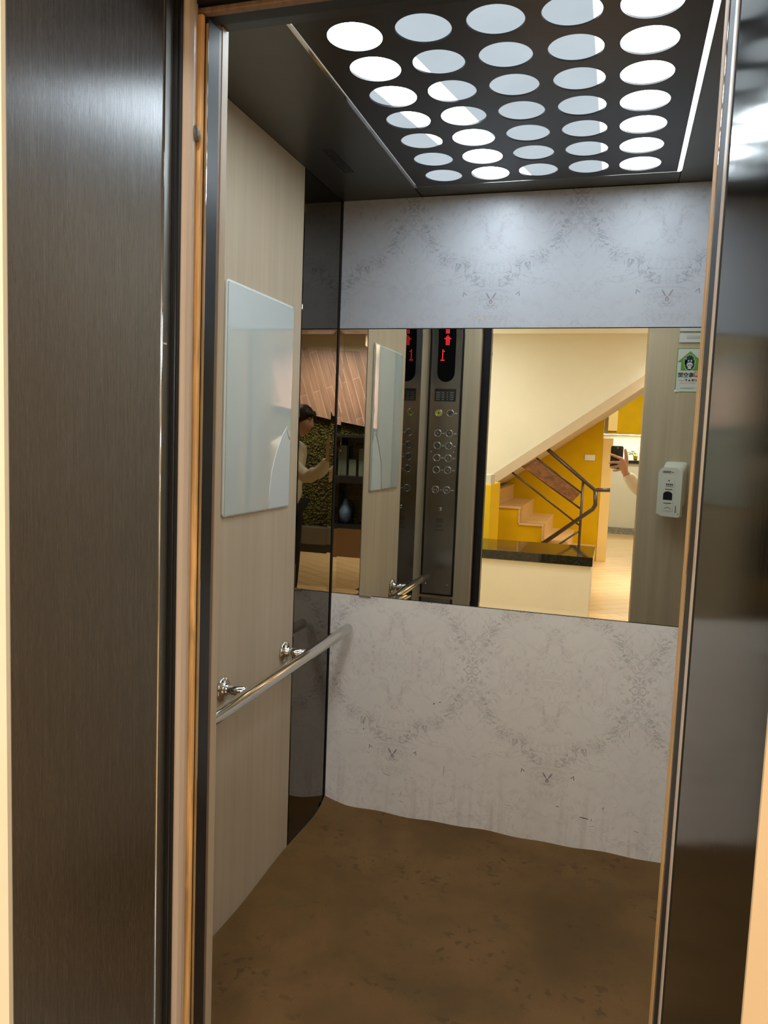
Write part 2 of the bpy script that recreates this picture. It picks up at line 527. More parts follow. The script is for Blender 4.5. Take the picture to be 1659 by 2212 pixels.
def bbox(name, a, b, mat, parent=None, bev=0.0, seg=2):
    bm = bmesh.new()
    box(bm, a, b, bev, seg)
    return obj(name, bm, mat, parent)


def prism(bm, pts, vec, mi=0, bev=0.0):
    """closed polygon pts extruded by vec"""
    vec = Vector(vec)
    n = len(pts)
    a = [bm.verts.new(p) for p in pts]
    b = [bm.verts.new(Vector(p) + vec) for p in pts]
    fs = [bm.faces.new(a), bm.faces.new(b[::-1])]
    for i in range(n):
        fs.append(bm.faces.new([a[i], b[i], b[(i + 1) % n], a[(i + 1) % n]]))
    for f in fs:
        f.material_index = mi
    if bev:
        bmesh.ops.bevel(bm, geom=list({e for f in fs[:2] for e in f.edges}), offset=bev, segments=2, affect='EDGES')
    return fs


def tube(bm, pts, rad, n=16, cap=True, mi=0):
    pts = [Vector(p) for p in pts]
    rads = rad if isinstance(rad, (list, tuple)) else [rad] * len(pts)
    rings = []
    prev = None
    for i, p in enumerate(pts):
        if i == 0:
            d = pts[1] - pts[0]
        elif i == len(pts) - 1:
            d = pts[-1] - pts[-2]
        else:
            d = (pts[i] - pts[i - 1]).normalized() + (pts[i + 1] - pts[i]).normalized()
        d.normalize()
        if prev is None:
            ref = Vector((0, 0, 1)) if abs(d.z) < 0.9 else Vector((1, 0, 0))
            u = d.cross(ref).normalized()
        else:
            u = (prev - d * prev.dot(d)).normalized()
        prev = u
        v = d.cross(u)
        rings.append([bm.verts.new(p + (u * math.cos(2 * PI * k / n) + v * math.sin(2 * PI * k / n)) * rads[i]) for k in range(n)])
    for r0, r1 in zip(rings, rings[1:]):
        for k in range(n):
            f = bm.faces.new([r0[k], r0[(k + 1) % n], r1[(k + 1) % n], r1[k]])
            f.material_index = mi
            f.smooth = True
    if cap:
        for r_ in (rings[0], rings[-1]):
            bm.faces.new(r_).material_index = mi


def lathe(bm, prof, axis='Z', center=(0, 0, 0), n=32, mi=0):
    """prof: list of (radius, height) along the axis"""
    cx = Vector(center)
    rings = []
    for r_, h in prof:
        ring = []
        for k in range(n):
            c, s = math.cos(2 * PI * k / n) * r_, math.sin(2 * PI * k / n) * r_
            p = {'Z': (c, s, h), 'Y': (c, h, s), 'X': (h, c, s)}[axis]
            ring.append(bm.verts.new(cx + Vector(p)))
        rings.append(ring)
    for r0, r1 in zip(rings, rings[1:]):
        for k in range(n):
            f = bm.faces.new([r0[k], r0[(k + 1) % n], r1[(k + 1) % n], r1[k]])
            f.material_index = mi
            f.smooth = True
    bm.faces.new(rings[0]).material_index = mi
    bm.faces.new(rings[-1]).material_index = mi


def poly(bm, pts, mi=0):
    f = bm.faces.new([bm.verts.new(p) for p in pts])
    f.material_index = mi
    return f


def text_obj(name, s, size, loc, mat, parent=None, face='+Y', extrude=0.0002, align='CENTER', rot=0.0, bold=0.0):
    cu = bpy.data.curves.new(name, 'FONT')
    cu.body = s
    cu.size = size
    cu.align_x = align
    cu.align_y = 'CENTER'
    cu.extrude = extrude
    cu.offset = bold
    cu.resolution_u = 3
    tmp = bpy.data.objects.new('tmp_text', cu)
    C.objects.link(tmp)
    bpy.context.view_layer.update()
    dg = bpy.context.evaluated_depsgraph_get()
    me = bpy.data.meshes.new_from_object(tmp.evaluated_get(dg))
    bpy.data.objects.remove(tmp)
    bpy.data.curves.remove(cu)
    ax = {'+Y': ((-1, 0, 0), (0, 0, 1), (0, 1, 0)), '+X': ((0, 1, 0), (0, 0, 1), (1, 0, 0))}[face]
    mm = Matrix.Identity(4)
    for i in range(3):
        for k in range(3):
            mm[k][i] = ax[i][k]
    me.transform(Matrix.Translation(Vector(loc)) @ mm @ Matrix.Rotation(rot, 4, 'Z'))
    me.materials.clear()
    me.materials.append(mat)
    o = bpy.data.objects.new(name, me)
    C.objects.link(o)
    if parent:
        o.parent = parent
        o.matrix_parent_inverse = Matrix.Translation(parent.location).inverted()
    return o


# ------------------------------------------------------------------ dimensions (metres)
L = 0.9713            # car wall on the handrail side is x = -L
XR = 0.389            # opposite car wall
D = 2.6               # rear of the car
YF = 1.27             # inner face of the car front
ZC = 2.188            # car ceiling
MB0, MT0 = 0.8047, 1.7485   # mirror band
XOL, XOR = -0.697, 0.110    # doorway

# ================================================================== CAR STRUCTURE
# floor: vinyl with a curled lip along the walls
bm = bmesh.new()
nx, ny = 70, 70
random.seed(4)
ph = [random.random() * 6 for _ in range(6)]
grid = []
for j in range(ny + 1):
    row = []
    y = YF - 0.02 + (D - 0.002 - YF + 0.02) * (j / ny)
    y = D - 0.002 - (D - 0.002 - YF + 0.02) * (1 - j / ny) ** 1.0
    for i in range(nx + 1):
        t = i / nx
        x = -L + 0.003 + (XR - 0.003 + L - 0.003) * t ** 1.6
        db = D - y
        dl = x + L
        wob = 0.5 + 0.5 * math.sin(x * 9 + ph[0]) * math.sin(x * 23 + ph[1])
        z = 0.012 * max(0, 1 - db / 0.06) ** 2 * (0.25 + wob * 0.7)
        z += 0.010 * max(0, 1 - dl / 0.05) ** 2 * (0.5 + 0.5 * math.sin(y * 11 + ph[2]))
        z += 0.022 * max(0, 1 - math.hypot(db, dl) / 0.10) ** 1.5
        z += 0.0012 * math.sin(x * 7 + ph[3]) * math.sin(y * 6 + ph[4])
        row.append(bm.verts.new((x, y, z)))
    grid.append(row)
for j in range(ny):
    for i in range(nx):
        f = bm.faces.new([grid[j][i], grid[j][i + 1], grid[j + 1][i + 1], grid[j + 1][i]])
        f.smooth = True
struct(obj('floor', bm, M['vinyl']))

# side wall with the handrail: wood panels and dark mirror-steel pillars
wl = struct(empty('wall_left', (-L, 1.9, 0)))
bbox('wall_core', (-L - 0.05, YF - 0.02, -0.02), (-L - 0.006, D + 0.05, ZC + 0.05), M['black'], wl)
bbox('wood_panel', (-L - 0.006, 1.702, -0.02), (-L, 2.262, ZC), M['laminate'], wl, 0.0012)
bbox('wood_panel', (-L - 0.006, YF - 0.01, -0.02), (-L, 1.385, ZC), M['laminate'], wl, 0.0012)
bbox('pillar_panel', (-L - 0.006, 1.392, -0.02), (-L - 0.001, 1.696, ZC), M['black_glass'], wl, 0.001)
bbox('pillar_panel', (-L - 0.006, 2.270, -0.02), (-L - 0.0005, D - 0.006, ZC), M['black_glass'], wl, 0.001)
# opposite side wall
wr = struct(empty('wall_right', (XR, 1.9, 0)))
bbox('wall_core', (XR + 0.006, YF - 0.02, -0.02), (XR + 0.05, D + 0.05, ZC + 0.05), M['black'], wr)
bbox('wood_panel', (XR, YF - 0.01, -0.02), (XR + 0.006, 2.262, ZC), M['laminate'], wr, 0.0012)
bbox('pillar_panel', (XR, 2.270, -0.02), (XR + 0.006, D - 0.004, ZC), M['black_glass'], wr, 0.001)

# rear wall with the two marble-film panels
wb = struct(empty('wall_back', (-0.29, D, 0)))
bbox('wall_core', (-L - 0.05, D + 0.004, -0.02), (XR + 0.05, D + 0.05, ZC + 0.05), M['black'], wb)
YM = D - 0.001


def decal(bm, pts, mi):
    poly(bm, [(p[0], YM - 0.0004, p[1]) for p in pts], mi)


def ellip(cx, cz, a, b, rot, n=14):
    out = []
    for k in range(n):
        t = 2 * PI * k / n
        x, z = a * math.cos(t), b * math.sin(t)
        out.append((cx + x * math.cos(rot) - z * math.sin(rot), cz + x * math.sin(rot) + z * math.cos(rot)))
    return out


def tips(bm, cx, cz, s, mi):
    for sg in (-1, 1):
        decal(bm, ellip(cx + sg * 0.011 * s, cz + 0.012 * s, 0.0026 * s, 0.013 * s, -sg * 0.55), mi)
        decal(bm, ellip(cx + sg * 0.003 * s, cz - 0.006 * s, 0.0022 * s, 0.008 * s, sg * 0.2), mi)
        decal(bm, ellip(cx + sg * 0.009 * s, cz - 0.022 * s, 0.0055 * s, 0.0010 * s, sg * 0.4), mi)
        decal(bm, ellip(cx + sg * 0.092 * s, cz + 0.020 * s, 0.010 * s, 0.0016 * s, sg * 0.7), mi)
        decal(bm, ellip(cx + sg * 0.098 * s, cz + 0.016 * s, 0.0016 * s, 0.008 * s, sg * 0.1), mi)
    decal(bm, ellip(cx, cz - 0.014 * s, 0.0045 * s, 0.0013 * s, 0), mi)


bm = bmesh.new()
box(bm, (-L + 0.004, YM, 0.0), (XR - 0.002, D + 0.004, MB0 - 0.003), 0.0)
for cx in (-0.7125, -0.1595):
    tips(bm, cx, 0.232, 0.9, 1)
random.seed(8)
for k in range(20):   # scratches
    x = random.uniform(-0.93, 0.36); z = random.choice([random.uniform(0.03, 0.16), random.uniform(0.05, 0.5)])
    ln = random.uniform(0.004, 0.016); a = random.choice([random.uniform(-0.3, 0.3), random.uniform(1.2, 1.9)])
    decal(bm, ellip(x, z, ln, 0.0006, a, 8), 1 if k % 3 else 2)
for (x, z, ln, th, a) in ((-0.030, 0.115, 0.017, 0.0016, -0.1), (-0.12, 0.14, 0.006, 0.0012, -0.1), (-0.006, 0.112, 0.006, 0.0008, 1.5), (-0.825, 0.335, 0.008, 0.0011, 1.5), (-0.825, 0.31, 0.005, 0.001, 1.6),
                          (-0.566, 0.44, 0.004, 0.0018, 0.6), (-0.545, 0.448, 0.003, 0.0016, 0), (-0.52, 0.20, 0.02, 0.0006, 1.5), (0.03, 0.16, 0.006, 0.001, 1.2)):
    decal(bm, ellip(x, z, ln, th, a, 8), 2)
obj('marble_panel', bm, [M['marble_low'], M['mark'], M['scratch']], wb)
bm = bmesh.new()
box(bm, (-L + 0.004, YM, MT0 + 0.003), (XR - 0.002, D + 0.004, ZC - 0.001), 0.0)
for cx in (-0.436, 0.117):
    tips(bm, cx, 1.845, 0.95, 1)
decal(bm, [(-0.478, 1.78), (-0.470, 1.78), (-0.474, 1.788)], 3)
decal(bm, [(-0.466, 1.78), (-0.458, 1.78), (-0.462, 1.787)], 3)
obj('marble_panel', bm, [M['marble_top'], M['mark'], M['scratch'], M['stringer']], wb)
bbox('corner_strip', (-L - 0.001, D - 0.006, 0.02), (-L + 0.003, D - 0.0005, ZC), M['black'], wb)

# car front (seen in the mirror): wood returns and header
wf = struct(empty('wall_front', (-0.29, YF, 0)))
bbox('wood_return', (-L, YF - 0.022, -0.02), (XOL, YF, ZC), M['laminate'], wf, 0.001)
bbox('wood_return', (XOR, YF - 0.06, -0.02), (XR, YF, ZC), M['laminate'], wf, 0.001)
bbox('header_panel', (XOL, YF - 0.005, 2.07), (XOR, YF, ZC), M['laminate'], wf)

# car ceiling: plates round the lamp
PX0, PX1, PY1, PY0 = -0.678, 0.116, 2.495, 1.36
cl = struct(empty('ceiling', (-0.29, 1.93, ZC)))
bbox('side_plate', (-L, YF - 0.005, ZC), (PX0 - 0.012, D + 0.004, ZC + 0.012), M['ceil_steel'], cl, 0.0008)
bbox('side_plate', (PX1 + 0.012, YF - 0.005, ZC), (XR, D + 0.004, ZC + 0.012), M['ceil_steel'], cl, 0.0008)
bbox('rear_plate', (PX0 - 0.009, PY1 + 0.004, ZC + 0.001), (PX1 + 0.009, D + 0.004, ZC + 0.013), M['ceil_steel'], cl, 0.0008)
bbox('front_plate', (PX0 - 0.009, YF - 0.005, ZC + 0.001), (PX1 + 0.009, PY0 - 0.004, ZC + 0.013), M['ceil_steel'], cl, 0.0008)
bbox('cover', (-L - 0.05, YF - 0.02, ZC + 0.10), (XR + 0.05, D + 0.05, ZC + 0.12), M['black'], cl)

# ceiling lamp
lamp = tag(empty('ceiling_light', ((PX0 + PX1) / 2, (PY0 + PY1) / 2, ZC)), 'black perforated ceiling light plate with five rows of glowing round holes', 'light')
RC = 0.0572
cx0, cdx, cy0, cdy = -0.571, 0.1451, 2.414, -0.1412
bm = bmesh.new()
NS = 40
rows_n = 8
xe = [PX0] + [cx0 + cdx * (i + 0.5) for i in range(4)] + [PX1]
ye = [PY1] + [cy0 + cdy * (j + 0.5) for j in range(rows_n - 1)] + [PY0]
for j in range(rows_n):
    for i in range(5):
        cx, cy = cx0 + i * cdx, cy0 + j * cdy
        xa, xb, ya, yb = xe[i], xe[i + 1], ye[j + 1], ye[j]
        inner, outer, inner_t = [], [], []
        for k in range(NS):
            t = 2 * PI * k / NS + PI / NS * 0
            c, s = math.cos(t), math.sin(t)
            inner.append(bm.verts.new((cx + RC * c, cy + RC * s, ZC)))
            inner_t.append(bm.verts.new((cx + RC * c, cy + RC * s, ZC + 0.004)))
            tx = ((xb - cx) / c if c > 0 else (xa - cx) / c) if abs(c) > 1e-9 else 1e9
            ty = ((yb - cy) / s if s > 0 else (ya - cy) / s) if abs(s) > 1e-9 else 1e9
            q = min(tx, ty)
            outer.append(bm.verts.new((cx + q * c, cy + q * s, ZC)))
        corners = [(xb, yb), (xa, yb), (xa, ya), (xb, ya)]
        for k in range(NS):
            k2 = (k + 1) % NS
            o1, o2 = outer[k], outer[k2]
            extra = None
            if abs(o1.co.x - o2.co.x) > 1e-6 and abs(o1.co.y - o2.co.y) > 1e-6:
                for q in corners:
                    if (abs(q[0] - o1.co.x) < 1e-6 and abs(q[1] - o2.co.y) < 1e-6) or (abs(q[0] - o2.co.x) < 1e-6 and abs(q[1] - o1.co.y) < 1e-6):
                        extra = bm.verts.new((q[0], q[1], ZC))
            vv = [inner[k], o1] + ([extra] if extra else []) + [o2, inner[k2]]
            bm.faces.new(vv)
            bm.faces.new([inner[k], inner[k2], inner_t[k2], inner_t[k]])
obj('perforated_plate', bm, M['perf'], lamp)
bm = bmesh.new()
poly(bm, [(PX0, PY0, ZC + 0.005), (PX0, PY1, ZC + 0.005), (PX1, PY1, ZC + 0.005), (PX1, PY0, ZC + 0.005)])
o = obj('diffuser', bm, M['opal'], lamp, recalc=False)
o['label'] = 'glowing white opal sheet behind the holes'
bbox('edge_trim', (PX0 - 0.011, PY0, ZC - 0.002), (PX0 - 0.001, PY1 + 0.006, ZC + 0.003), M['chrome'], lamp, 0.001)
bbox('edge_trim', (PX0 - 0.008, PY1 + 0.001, ZC - 0.001), (PX1 + 0.008, PY1 + 0.006, ZC + 0.003), M['ceil_steel'], lamp)
o = bbox('light_slit', (PX1 + 0.001, PY0, ZC + 0.0005), (PX1 + 0.0105, PY1, ZC + 0.003), M['slit'], lamp)
o['label'] = 'thin white glowing slit along the plate'

# ventilation grille: perforation marks in the ceiling plate
bm = bmesh.new()
for r_ in range(4):
    for k in range(20):
        x = -0.864 + r_ * 0.0085
        y = 2.135 + k * 0.0100
        x0, y0 = x - 0.0024, y - 0.0032
        if r_ == 1 and k % 7 == 3:
            continue
        box(bm, (x0, y0, ZC - 0.0006), (x0 + 0.0048, y0 + 0.0064, ZC + 0.0005))
tag(obj('ceiling_vent', bm, M['black']), 'small vent of black slots in the grey ceiling plate near the dark pillar', 'vent')

# ================================================================== MIRRORS
def bevel_mirror(name, o_, ux, uz, nrm, W_, H_, bw, ang, label):
    """o_: lower corner, ux/uz unit vectors, nrm normal towards the room"""
    o_, ux, uz, nrm = Vector(o_), Vector(ux), Vector(uz), Vector(nrm)
    bm = bmesh.new()
    dz = math.tan(ang) * bw
    out = [o_, o_ + ux * W_, o_ + ux * W_ + uz * H_, o_ + uz * H_]
    inn = [o_ + ux * bw + uz * bw, o_ + ux * (W_ - bw) + uz * bw, o_ + ux * (W_ - bw) + uz * (H_ - bw), o_ + ux * bw + uz * (H_ - bw)]
    back = [bm.verts.new(p - nrm * 0.004) for p in out]
    ov = [bm.verts.new(p + nrm * dz) for p in out]
    iv = [bm.verts.new(p) for p in inn]
    bm.faces.new(iv)
    for k in range(4):
        k2 = (k + 1) % 4
        bm.faces.new([ov[k], ov[k2], iv[k2], iv[k]])
        bm.faces.new([back[k], back[k2], ov[k2], ov[k]]).material_index = 1
    bm.faces.new(back[::-1])
    o = obj(name, bm, [M['mirror'], M['black_glass']])
    tag(o, label, 'mirror')
    return o


bevel_mirror('wall_mirror', (-L + 0.004, D, MB0), (1, 0, 0), (0, 0, 1), (0, -1, 0), XR + L - 0.006, MT0 - MB0, 0.0155, R(1.1), 'wide mirror between the two marble panels on the rear wall')
for xa_, xb_ in ((-0.86, -0.815),):
    bbox('mirror_clip', (xa_, D - 0.006, MB0 - 0.006), (xb_, D - 0.0015, MB0 + 0.001), M['sill'], bpy.data.objects['wall_mirror'], 0.001)

# ================================================================== NOTICE BOARD
nb = tag(empty('notice_board', (-L, 1.98, 1.15)), 'blank white glossy acrylic notice board with cracked corner on the wood wall panel', 'notice board')
by0, by1, bz0, bz1 = 1.772, 2.190, 1.150, 1.756


def round_rect(y0, y1, z0, z1, r, n=5):
    pts = []
    for cy, cz, a0 in ((y1 - r, z1 - r, 0), (y0 + r, z1 - r, 90), (y0 + r, z0 + r, 180), (y1 - r, z0 + r, 270)):
        for k in range(n + 1):
            a = R(a0 + 90 * k / n)
            pts.append((cy + r * math.cos(a), cz + r * math.sin(a)))
    return pts


bm = bmesh.new()
prism(bm, [(-L + 0.001, p[0], p[1]) for p in round_rect(by0, by1, bz0, bz1, 0.012)], (0.004, 0, 0))
obj('backing', bm, M['acrylic_edge'], nb)
# clear cover, its rear-lower corner broken away along a curved crack
bm = bmesh.new()
crack = [(by1 - 0.150, bz0 + 0.004), (by1 - 0.146, bz0 + 0.06), (by1 - 0.134, bz0 + 0.115), (by1 - 0.108, bz0 + 0.165), (by1 - 0.070, bz0 + 0.215), (by1 - 0.034, bz0 + 0.245)]
prism(bm, [(-L + 0.0055, p[0], p[1]) for p in [(by0 + 0.006, bz0 + 0.004)] + crack + [(by1 - 0.014, bz0 + 0.212), (by1 - 0.006, bz0 + 0.206), (by1 - 0.006, bz0 + 0.30), (by1 - 0.012, bz0 + 0.33), (by1 - 0.005, bz0 + 0.355), (by1 - 0.005, bz1 - 0.006), (by0 + 0.006, bz1 - 0.006)]], (0.003, 0, 0))
obj('cover_sheet', bm, M['acrylic_white'], nb)
bm = bmesh.new()
prism(bm, [(-L + 0.0055, p[0] + 0.003, p[1]) for p in crack] + [(-L + 0.0055, by1 - 0.010, bz0 + 0.206), (-L + 0.0055, by1 - 0.006, bz0 + 0.19), (-L + 0.0055, by1 - 0.006, bz0 + 0.004)], (0.002, 0, 0))
obj('broken_piece', bm, plain('frosted_backing', s2l(200, 206, 202), 0.25, 0, 0.5, var=0.01), nb)
bm = bmesh.new()
tube(bm, [(-L + 0.0088, p[0], p[1]) for p in crack], 0.0011, 6)
tube(bm, [(-L + 0.0088, by1 - 0.034, bz0 + 0.245), (-L + 0.0088, by1 - 0.024, bz0 + 0.222), (-L + 0.0088, by1 - 0.010, bz0 + 0.206)], 0.0012, 6)
obj('crack_line', bm, plain('broken_acrylic_edge', s2l(236, 238, 232), 0.15), nb)

# ================================================================== HANDRAIL
hr = tag(empty('handrail', (-L, 1.98, 0.685)), 'polished steel handrail on two round brackets below the notice board', 'handrail')
rx, rz = -0.884, 0.688
bm = bmesh.new()
tube(bm, [(rx, 1.462, rz), (rx, 1.464, rz), (rx, 1.6, rz), (rx, 2.555, rz), (rx, 2.558, rz)], [0.016, 0.0178, 0.018, 0.018, 0.0165], 28)
obj('rail', bm, M['chrome'], hr, True)
for fy in (1.795, 2.192):
    bm = bmesh.new()
    lathe(bm, [(0.031, -L + 0.0005), (0.034, -L + 0.004), (0.030, -L + 0.009), (0.0175, -L + 0.012), (0.0185, -L + 0.016), (0.014, -L + 0.020), (0.0130, -L + 0.024), (0.0130, rx)], 'X', (0, fy, rz), 32)
    obj('bracket', bm, M['chrome'], hr, True)

# ================================================================== OPERATING PANEL (faces into the car)
cop = tag(empty('lift_control_panel', (-0.868, YF, 0.56)), 'tall steel lift control panel with red floor display and round buttons', 'control panel')
bbox('shadow_backing', (-0.959, YF, 0.556), (-0.781, YF + 0.010, 2.10), M['black'], cop)  # black rim stands in for the shadow gap round the plate
bbox('face_plate', (-0.947, YF + 0.010, 0.566), (-0.790, YF + 0.020, 2.09), M['steel_fine'], cop, 0.002)
YP = YF + 0.020
o = None
bm = bmesh.new()
pts = []
for k in range(13):
    a = PI + PI * k / 12
    pts.append((-0.868 + 0.046 * math.cos(a), YP - 0.002, 1.718 + 0.046 * math.sin(a)))
for k in range(13):
    a = PI * k / 12
    pts.append((-0.868 + 0.046 * math.cos(a), YP - 0.002, 1.985 + 0.046 * math.sin(a)))
prism(bm, pts, (0, 0.003, 0))
disp = obj('display', bm, plain('black_display_window', (0.002, 0.002, 0.002), 0.5, 0, 0.1), cop)
bm = bmesh.new()
YL = YP + 0.0012


def dots(rows, cx, ztop, st):
    nw = max(len(r_) for r_ in rows)
    for j, r_ in enumerate(rows):
        for i, ch in enumerate(r_):
            if ch == '#':
                # viewer's left is larger x
                x = cx + (nw - 1) / 2 * st - i * st
                z = ztop - j * st
                lathe(bm, [(0.0026, YL), (0.0022, YL + 0.0006)], 'Y', (x, 0, z), 8)


dots([' # ', '## ', ' # ', ' # ', ' # ', ' # ', ' # ', '###'], -0.889, 1.834, 0.0074)
o = obj('led_digit', bm, M['led'], disp)
o['label'] = 'glowing red dots forming a 1'
bm = bmesh.new()
dots(['  #  ', ' ### ', '#####', ' ### ', ' ### ', ' ### ', ' ### '], -0.866, 1.906, 0.0074)
o = obj('led_arrow', bm, M['led'], disp)
o['label'] = 'glowing red dots forming an up arrow'

lab = bbox('rating_label', (-0.922, YP, 1.573), (-0.811, YP + 0.001, 1.637), M['counter_black'], cop, 0.0)
bm = bmesh.new()
yl = YP + 0.0013
for (x0, x1, z) in ((-0.915, -0.818, 1.622), (-0.915, -0.818, 1.611), (-0.915, -0.818, 1.600), (-0.915, -0.818, 1.589)):
    poly(bm, [(x0, yl, z), (x1, yl, z), (x1, yl, z + 0.0009), (x0, yl, z + 0.0009)])
random.seed(2)
for z in (1.6155, 1.604, 1.593, 1.581):
    for x0, wd in ((-0.915, 0.022), (-0.885, 0.014), (-0.858, 0.006), (-0.842, 0.020)):
        poly(bm, [(x0, yl, z), (x0 + wd, yl, z), (x0 + wd, yl, z + 0.004), (x0, yl, z + 0.004)])
obj('print', bm, M['greyink'], lab)

BX = (-0.896, -0.8355)   # mirror-side order
faces_txt = {(1.409, 0): '8', (1.409, 1): '7', (1.345, 0): '6', (1.345, 1): '5', (1.282, 0): '3', (1.282, 1): '2', (1.2195, 0): '1', (1.2195, 1): 'B1'}


def button(x, z, kind, txt=None):
    bm = bmesh.new()
    lathe(bm, [(0.0205, YP - 0.001), (0.0205, YP + 0.004), (0.0185, YP + 0.0062), (0.0155, YP + 0.0062), (0.0150, YP + 0.0035)], 'Y', (x, 0, z), 28)
    b = obj('button', bm, M['chrome'], cop, True)
    bm = bmesh.new()
    lathe(bm, [(0.0148, YP + 0.002), (0.0148, YP + 0.0048), (0.0140, YP + 0.0055)], 'Y', (x, 0, z), 24)
    f = obj('button_face', bm, M['yellow_lens'] if kind == 'alarm' else M['button'], b)
    if kind == 'alarm':
        f['label'] = 'yellow button face with bell'
    ys = YP + 0.0057
    if txt:
        text_obj('number', txt, 0.0165, (x, ys, z), M['silver'], b)
    else:
        bm = bmesh.new()
        if kind == 'open':
            for sg in (-1, 1):
                prism(bm, [(x + sg * 0.0095, ys, z), (x + sg * 0.0015, ys, z - 0.006), (x + sg * 0.0015, ys, z + 0.006)], (0, 0.0003, 0))
        elif kind == 'close':
            for sg in (-1, 1):
                prism(bm, [(x + sg * 0.0015, ys, z), (x + sg * 0.009, ys, z - 0.006), (x + sg * 0.009, ys, z + 0.006)], (0, 0.0003, 0))
        elif kind == 'alarm':
            prism(bm, [(x - 0.006, ys, z - 0.004), (x + 0.006, ys, z - 0.004), (x + 0.0035, ys, z + 0.001), (x + 0.002, ys, z + 0.006), (x - 0.002, ys, z + 0.006), (x - 0.0035, ys, z + 0.001)], (0, 0.0003, 0))
        else:
            prism(bm, [(x - 0.008, ys, z - 0.003), (x - 0.004, ys, z - 0.003), (x - 0.004, ys, z), (x + 0.004, ys, z), (x + 0.004, ys, z - 0.003), (x + 0.008, ys, z - 0.003), (x + 0.007, ys, z + 0.003), (x - 0.007, ys, z + 0.003)], (0, 0.0003, 0))
        obj('symbol', bm, M['silver'] if kind in ('open', 'close') else M['ink'], b)


for (z, c), t in faces_txt.items():
    button(BX[c], z, 'floor', t)
button(BX[0], 1.513, 'alarm')
button(BX[1], 1.513, 'call')
button(BX[0], 1.1165, 'close')
button(BX[1], 1.1165, 'open')
for z in (1.409, 1.345, 1.282, 1.2195, 1.1165, 1.513):
    for c in (0, 1):
        if z == 1.513 and c == 0:
            continue
        x = BX[c] + 0.030
        bbox('braille_tag', (x - 0.0065, YP, z - 0.0028), (x + 0.0065, YP + 0.0009, z + 0.0028), M['silver'], cop)
bm = bmesh.new()
lathe(bm, [(0.0105, YP - 0.001), (0.0105, YP + 0.003), (0.008, YP + 0.004)], 'Y', (-0.868, 0, 1.015), 24)
ks = obj('key_switch', bm, M['chrome'], cop, True)
bbox('keyhole', (-0.8700, YP + 0.003, 1.011), (-0.8660, YP + 0.0046, 1.019), M['black'], ks)
for (x, z) in ((-0.928, 0.617), (-0.813, 0.617), (-0.927, 1.313), (-0.810, 1.313)):
    bm = bmesh.new()
    lathe(bm, [(0.0045, YP - 0.001), (0.0045, YP + 0.001), (0.0025, YP + 0.0022)], 'Y', (x, 0, z), 12)
    obj('screw', bm, M['chrome'], cop, True)
bm = bmesh.new()
for k, (wd, z) in enumerate(((0.040, 0.962), (0.034, 0.955), (0.044, 0.948), (0.030, 0.930), (0.036, 0.922), (0.046, 0.905))):
    poly(bm, [(-0.868 - wd / 2, YP + 0.0004, z), (-0.868 + wd / 2, YP + 0.0004, z), (-0.868 + wd / 2, YP + 0.0004, z + 0.0022), (-0.868 - wd / 2, YP + 0.0004, z + 0.0022)])
obj('worn_print', bm, M['window_dark'], cop)

